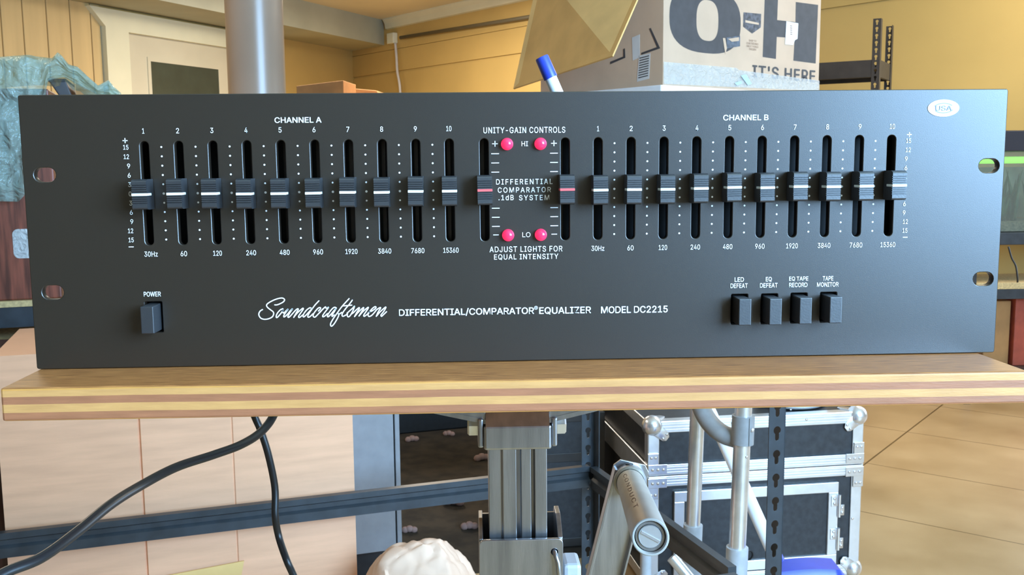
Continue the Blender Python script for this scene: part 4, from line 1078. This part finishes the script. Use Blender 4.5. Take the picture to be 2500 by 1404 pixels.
# white handled tool with a blue plastic foot
h0, h1 = at(1745, 1030, 2.24), at(1889, 1352, 2.00)
bm_ = thing('push_broom', 'white pole with a blue plastic foot leaning behind the keyhole post', 'broom', (h1.x + 0.06, h1.y - 0.02, 0))
def lb(p): return V(p) - V((h1.x + 0.06, h1.y - 0.02, 0))
MB().tube([lb(h0 + (h0 - h1) * 0.25), lb(h1)], 0.0145, 20).build('handle', WHITEP, bm_, SM)
hd = (h1 - h0).normalized()
MB().tube([lb(h1 - hd * 0.004), lb(h1 + hd * 0.07)], 0.0165, 20).build('socket', BLUE, bm_, SM)
q0, q1 = at(1926, 1388, 1.95), at(2068, 1396, 1.95)
zc_ = q0.z
hm = MB()
n = 14
secs = []
for i in range(n + 1):
    s = i / n; x = q0.x + (q1.x - q0.x) * (-0.28 + 1.28 * s); droop = 0.006 * math.sin(s * PI) - 0.030 * max(0, s - 0.86) * 6
    secs.append([lb((x, q0.y - 0.030, 0.03)), lb((x, q0.y - 0.036, zc_ - 0.022 + droop)), lb((x, q0.y - 0.02, zc_ + droop)), lb((x, q0.y + 0.03, zc_ + droop + 0.004)), lb((x, q0.y + 0.045, 0.03))])
t = bmesh.new(); vs = [[t.verts.new(p) for p in s_] for s_ in secs]
for A_, B_ in zip(vs, vs[1:]):
    for k in range(5): t.faces.new((A_[k], A_[(k + 1) % 5], B_[(k + 1) % 5], B_[k]))
t.faces.new(vs[0][::-1]); t.faces.new(vs[-1]); bmesh.ops.recalc_face_normals(t, faces=t.faces[:]); hm.merge(t)
hm.build('broom_block', BLUE, bm_, SM)
MB().box(lb((q0.x - 0.04, q0.y - 0.026, 0.0)), lb((q1.x - 0.005, q0.y + 0.04, 0.032))).build('bristles', CHASSIS, bm_)

# ================================================================== PRINTED SHIPPING BOX
bp0 = at(1618, 208, 3.0)
BZ = math.radians(37)
box = thing('shipping_box', 'open brown shipping box printed OH IT\'S HERE, up behind the equalizer', 'cardboard box', bp0, BZ)
BM_ = M.Rotation(BZ, 4, 'Z'); bx, by = BM_ @ V((1, 0, 0)), BM_ @ V((0, 1, 0))
def fp(u, v): p = onplane(u, v, bp0, by) - bp0; return (p.dot(bx), p.z)
BWid = fp(2000, 150)[0]; BDp = 0.56; BHt = 0.43; th = 0.006
w_ = MB()
w_.box((0, 0, 0), (BWid, th, BHt)); w_.box((0, BDp - th, 0), (BWid, BDp, BHt)); w_.box((0, th, 0), (th, BDp - th, BHt)); w_.box((BWid - th, th, 0), (BWid, BDp - th, BHt)); w_.box((th, th, 0), (BWid - th, BDp - th, th))
w_.build('box_walls', CARDB, box)
FX, FZ = V((1, 0, 0)), V((0, 0, 1))
def facepoly(name, pts, m, off=0.0006, dep=0.0005, par=box): return MB().prism([fp(*p) for p in pts], (0, -off, 0), FX, FZ, V((0, 1, 0)), dep).build(name, m, par)
# big O: ring between two ovals
(oa, oz0), (ob, _) = fp(1634, 50), fp(1808, 66)
(ia, _), (ib, _) = fp(1700, 50), fp(1754, 52)
ocx, orx = (oa + ob) / 2, (ob - oa) / 2; icx, irx = (ia + ib) / 2, (ib - ia) / 2
ozb = fp(1745, 132)[1]; izb, izt = fp(1727, 100)[1], fp(1727, 0)[1]; icz = (izb + izt) / 2; irz = (izt - izb) / 2; orz = icz - ozb
def sup(cx, cz, rx, rz, n=44, e=2.6):
    out = []
    for k in range(n):
        a = 2 * PI * k / n; c, s = math.cos(a), math.sin(a)
        out.append((cx + rx * math.copysign(abs(c) ** (2 / e), c), cz + rz * math.copysign(abs(s) ** (2 / e), s)))
    return out
me = filled([sup(ocx, icz, orx, orz), sup(icx, icz, irx, irz)], 0.0004, 0)
link('printed_letter', me, INKD, box, loc=(0, -0.0005, 0))
facepoly('printed_letter', [(1867, -4), (1899, -1), (1897, 49), (1942, 54), (1943, 5), (1997, 12), (1991, 155), (1937, 148), (1940, 93), (1896, 90), (1894, 144), (1862, 139)], INKD)
facepoly('printed_shield', [(1815, 30), (1858, 34), (1857, 67), (1836, 82), (1814, 65)], mat('slate_ink', (0.07, 0.07, 0.085, 1), 0.5, var=0.8, scale=70))
facepoly('shield_band', [(1819, 49), (1852, 56), (1852, 61), (1819, 55)], CARDB, 0.0012)
def ftext(s, u0, u1, vt, vb, m, bold=0.02, space=1.0, name='printed_text'):
    x0, z0 = fp(u0, (vt + vb) / 2 - 4); x1, _ = fp(u1, (vt + vb) / 2 + 4); _, zt = fp((u0 + u1) / 2, vt); _, zb = fp((u0 + u1) / 2, vb)
    return fit_text(name, s, m, box, (x0, -0.0011, zb), FX, FZ, x1 - x0, zt - zb, bold, space)
ftext("IT'S HERE", 1836, 1990, 165, 195, INKD, 0.02, 1.1)
SMALLI = mat('small_print_ink', (0.30, 0.20, 0.14, 1), 0.8)
for k, s in enumerate(['SHIP TO', 'OUR FRIENDS', 'GREAT THINGS', 'INSIDE']): ftext(s, 1822 + (6 if k in (0, 3) else 0), 1851 - (5 if k in (0, 3) else 0), 97 + 7 * k, 102 + 7 * k, SMALLI, 0)
ws_ = facepoly('white_sticker', [(1919, 52), (1948, 57), (1946, 95), (1940, 98), (1935, 110), (1916, 108)], STICK, 0.0016)
for k in range(5): facepoly('sticker_print', [(1928 + k * 0.2, 62 + 5 * k), (1933 + k * 0.2, 63 + 5 * k), (1933, 65 + 5 * k), (1928, 64.5 + 5 * k)], SMALLI, 0.0021, par=box)
lb_ = facepoly('dark_label', [(1773, 92), (1806, 87), (1806, 113), (1774, 118)], mat('slate_blue_ink', (0.07, 0.09, 0.12, 1), 0.5, var=0.5, scale=60), 0.0014)
facepoly('label_band', [(1776, 95), (1803, 91), (1803, 100), (1786, 102)], CARDB, 0.0020)
facepoly('label_edge', [(1764, 93), (1770, 93), (1774, 118), (1770, 132)], CARDB, 0.0014)
# clear tape over the bottom edge, crinkled
tg = []
for i in range(61):
    u = 1619 + (1999 - 1619) * i / 60; v_t = 151 + (u - 1619) * 0.085 if u < 1800 else 171 + (u - 1800) * 0.13
    v_b = 205 + (u - 1619) * 0.045
    r_ = []
    for k in range(11):
        x, z = fp(u, v_t + (v_b - v_t) * k / 10); r_.append(V((x, -0.002 - 0.0025 * abs(NZ.noise(V((i * 0.31, k * 0.5, 2)))), max(0.001, z))))
    tg.append(r_)
tpm = MB(); tpm.grid(tg); tpo = tpm.build('clear_tape', TAPE, box, True)
for pts in ([(1805, 185), (1818, 182), (1832, 205), (1822, 208)], [(1790, 203), (1806, 198), (1808, 204), (1796, 209)]):
    facepoly('blue_tape_scrap', pts, mat('pale_blue_tape', (0.35, 0.55, 0.75, 1), 0.3), 0.0062)
# flaps
lt_ = by
hF, hB = bp0 + UP * BHt, bp0 + by * BDp + UP * BHt
fB, fA = at(1495, 136, 2.82), at(1253, 216, 3.35)
def lbx(p): return M.Rotation(-BZ, 4, 'Z') @ (V(p) - bp0)
def flap(a, b_, c, d, m, name='flap', th=0.005):
    P_ = [lbx(p) for p in (a, b_, c, d)]; n = (P_[1] - P_[0]).cross(P_[3] - P_[0]).normalized() * th
    return MB().hull(P_, [p + n for p in P_]).build(name, m, box)
flap(hF, fB, fA, hB, CARDY)
flap(at(1500, -60, 3.45), at(1430, -40, 3.5), at(1338, 62, 3.5), at(1452, 12, 3.45), mat('mauve_tape', (0.42, 0.30, 0.24, 1), 0.5), 'taped_flap')
# side wall markings: barcode sticker, strip of tape, corner mark
def spx(u, v): p = onplane(u, v, bp0, bx) - bp0; return (p.dot(by), p.z)
def sidepoly(name, pts, m, off=0.0008, par=box): return MB().prism([spx(*p) for p in pts], (-off, 0, 0), V((0, 1, 0)), FZ, V((1, 0, 0)), 0.0005).build(name, m, par)
sidepoly('barcode_sticker', [(1560, 136), (1588, 130), (1585, 192), (1555, 200)], OFFW)
for k in range(9): sidepoly('barcode_bar', [(1562 - k * 0.4, 141 + 6 * k), (1585 - k * 0.3, 135 + 6 * k), (1585 - k * 0.3, 137.5 + 6 * k), (1562 - k * 0.4, 143.5 + 6 * k)], INKD, 0.0013)
sidepoly('tape_strip', [(1543, 92), (1562, 84), (1562, 140), (1545, 148)], OFFW)
sidepoly('corner_mark', [(1585, 70), (1589, 68), (1612, 118), (1566, 134), (1566, 129), (1604, 115)], INKD)
sidepoly('corner_mark', [(1490, 157), (1527, 141), (1526, 118), (1522, 120), (1522, 138), (1490, 151)], INKD, 0.0010)
# white cabinet carrying the box
wc = thing('white_cabinet', 'white cabinet under the printed shipping box, mostly hidden behind the equalizer', 'cabinet', bp0 + bx * 0.0 + V((0, 0, -bp0.z)), BZ)
zt_ = bp0.z - 0.001
MB().box((0.20, 0.04, 0.06), (BWid - 0.02, 0.55, zt_ - 0.03), bev=0.004).build('cabinet_body', OFFW, wc)
MB().box((-0.03, -0.02, zt_ - 0.03), (BWid, 0.60, zt_), bev=0.003).build('cabinet_top', WHITEP, wc)
MB().box((0.24, 0.08, 0), (BWid - 0.06, 0.50, 0.062)).build('plinth', CHASSIS, wc)

# ================================================================== DARK RACK, FAR RIGHT
P1 = at(2138, 145, 4.4); P1g = V((P1.x, P1.y, 0))
fdir = V((-0.83, 0.55, 0)).normalized(); sdir = V((0.55, 0.83, 0)).normalized()
rz2 = math.atan2(-fdir.y, -fdir.x)
far = thing('tall_dark_rack', 'tall dark brown steel rack with keyhole posts against the tan wall, right', 'rack', P1g, rz2)
zt2 = P1.z; ztp = at(2140, 45, 4.4).z
fc2 = post_meshes(ztp - 0.012, ztp, 0.034, 0.0305, 0.95, 60)
def fpost(x, y, sx, sy, top=ztp):
    return post(x, y, sx, sy, far, RACKD, fc2, 0.034, ztp)
fpost(0.017, 0.0, -1, 1); fpost(0.017, 0.30, -1, -1); fpost(-1.2, 0.0, 1, 1); fpost(-1.2, 0.30, 1, -1)
def fbeam(lo, hi, name='beam'): return MB().box(lo, hi, bev=0.002).build(name, RACKD, far)
bh2 = zt2 - at(2130, 188, 4.4).z
for zz2 in (zt2, zt2 - 0.62, 0.45):
    fbeam((-1.19, 0.003, zz2 - bh2), (-0.015, 0.018, zz2)); fbeam((-1.19, 0.282, zz2 - bh2), (-0.015, 0.297, zz2))
    fbeam((0.0, 0.02, zz2 - bh2), (0.014, 0.28, zz2)); fbeam((-1.19, 0.02, zz2 - bh2), (-1.176, 0.28, zz2))
    MB().box((-1.176, 0.018, zz2 - bh2 * 0.45), (0.0, 0.282, zz2 - bh2 * 0.3)).build('shelf_board', RACKD, far)

# ================================================================== FISH TANK ON ITS STAND, FAR RIGHT EDGE
TD = 4.25
tl0 = at(2385, 560, TD); tr0 = at(2760, 560, TD)
zs_ = [at(2470, v, TD).z for v in (318, 370, 402, 568, 598, 690, 706)]
ts = thing('tank_stand', 'dark metal stand with a pale lower shelf under the fish tank, right edge', 'stand', (tl0.x, tl0.y, 0))
TWd = tr0.x - tl0.x
MB().box((-0.02, 0, zs_[4]), (TWd + 0.02, 0.34, zs_[3]), bev=0.003).build('top_shelf', RACKM, ts)
MB().box((-0.02, 0, zs_[6]), (TWd + 0.02, 0.34, zs_[5]), bev=0.002).build('lower_shelf', PARTB, ts)
MB().box((-0.02, 0.0, zs_[6] - 0.045), (TWd + 0.02, 0.02, zs_[6]), bev=0.002).build('beam', RACKM, ts)
for x in (-0.02, TWd - 0.01):
    for y in (0.0, 0.31): MB().box((x, y, 0), (x + 0.03, y + 0.03, zs_[4])).build('leg', RACKM, ts)
MB().box((-0.02, 0, 0.14), (TWd + 0.02, 0.34, 0.16)).build('lower_shelf', RACKD, ts)
tk = thing('fish_tank', 'glass fish tank with a dark hood and green light at the right edge', 'aquarium', (tl0.x, tl0.y + 0.02, zs_[3]))
hgt = zs_[1] - zs_[3]
g = MB()
for lo, hi in (((0, 0, 0), (TWd, 0.005, hgt)), ((0, 0.295, 0), (TWd, 0.30, hgt)), ((0, 0.005, 0), (0.005, 0.295, hgt)), ((TWd - 0.005, 0.005, 0), (TWd, 0.295, hgt))): g.box(lo, hi)
g.build('glass_walls', GLASS, tk)
MB().box((0, 0, 0.0), (TWd, 0.30, 0.004)).build('tank_floor', RACKD, tk)
MB().box((0.006, 0.006, 0.004), (TWd - 0.006, 0.294, 0.045)).build('gravel', mat('gravel', (0.16, 0.12, 0.07, 1), 0.9, var=0.6, scale=120), tk)
MB().box((-0.008, -0.008, hgt), (TWd + 0.008, 0.308, hgt + zs_[0] - zs_[1]), bev=0.006).build('hood', mat('black_hood', (0.02, 0.02, 0.028, 1), 0.3), tk)
MB().box((0.01, 0.008, hgt - 0.052), (TWd - 0.01, 0.060, hgt - 0.022), bev=0.01).build('lamp_strip', TANKL, tk)
MB().box((0.008, 0.285, 0.05), (TWd - 0.008, 0.292, hgt - 0.07)).build('back_panel', mat('tank_back', (0.34, 0.28, 0.18, 1), 0.7, var=0.4, scale=8), tk)
for cxp in (0.17, 0.23, 0.34):
    pm_ = MB()
    for k in range(16):
        a = random.uniform(0, 2 * PI); l = random.uniform(0.10, 0.24); r = random.uniform(0.01, 0.05)
        base = V((cxp + random.uniform(-0.02, 0.02), 0.12 + random.uniform(-0.03, 0.03), 0.045)); tip = base + V((math.cos(a) * r, math.sin(a) * r, l)); mid = (base + tip) / 2 + V((0, 0, 0.01))
        pm_.tube([base, mid, tip], [0.003, 0.009, 0.001], 5)
    pm_.build('water_plant', WATERP, tk, True)
# things kept under the tank
pc_ = at(2488, 790, TD + 0.06); zlo = 0.16
rb = tag(MB().box((-0.02, 0, 0), (0.30, 0.20, at(2488, 722, TD + 0.06).z - zlo), bev=0.004).build('red_carton', REDC, None, loc=(pc_.x, pc_.y, zlo)), 'red carton on the bottom shelf under the fish tank', 'carton')
pj_ = at(2440, 790, TD + 0.08)
tag(MB().box((-0.07, 0, 0), (0.05, 0.18, at(2440, 735, TD + 0.08).z - zlo), bev=0.004).build('brown_carton', CARDO, None, loc=(pj_.x, pj_.y, zlo)), 'brown carton left of the red carton under the fish tank', 'carton')
cpts = [at(2462, 602, TD - 0.01), at(2470, 630, TD - 0.012), at(2480, 650, TD - 0.014), at(2484, 680, TD - 0.012), at(2484, 689, TD - 0.008)]
tag(MB().tube(smooth_path(cpts), 0.004, 8).build('tank_cable', CORD, None, True), 'thin black cable hanging between the two shelves of the tank stand', 'cable')
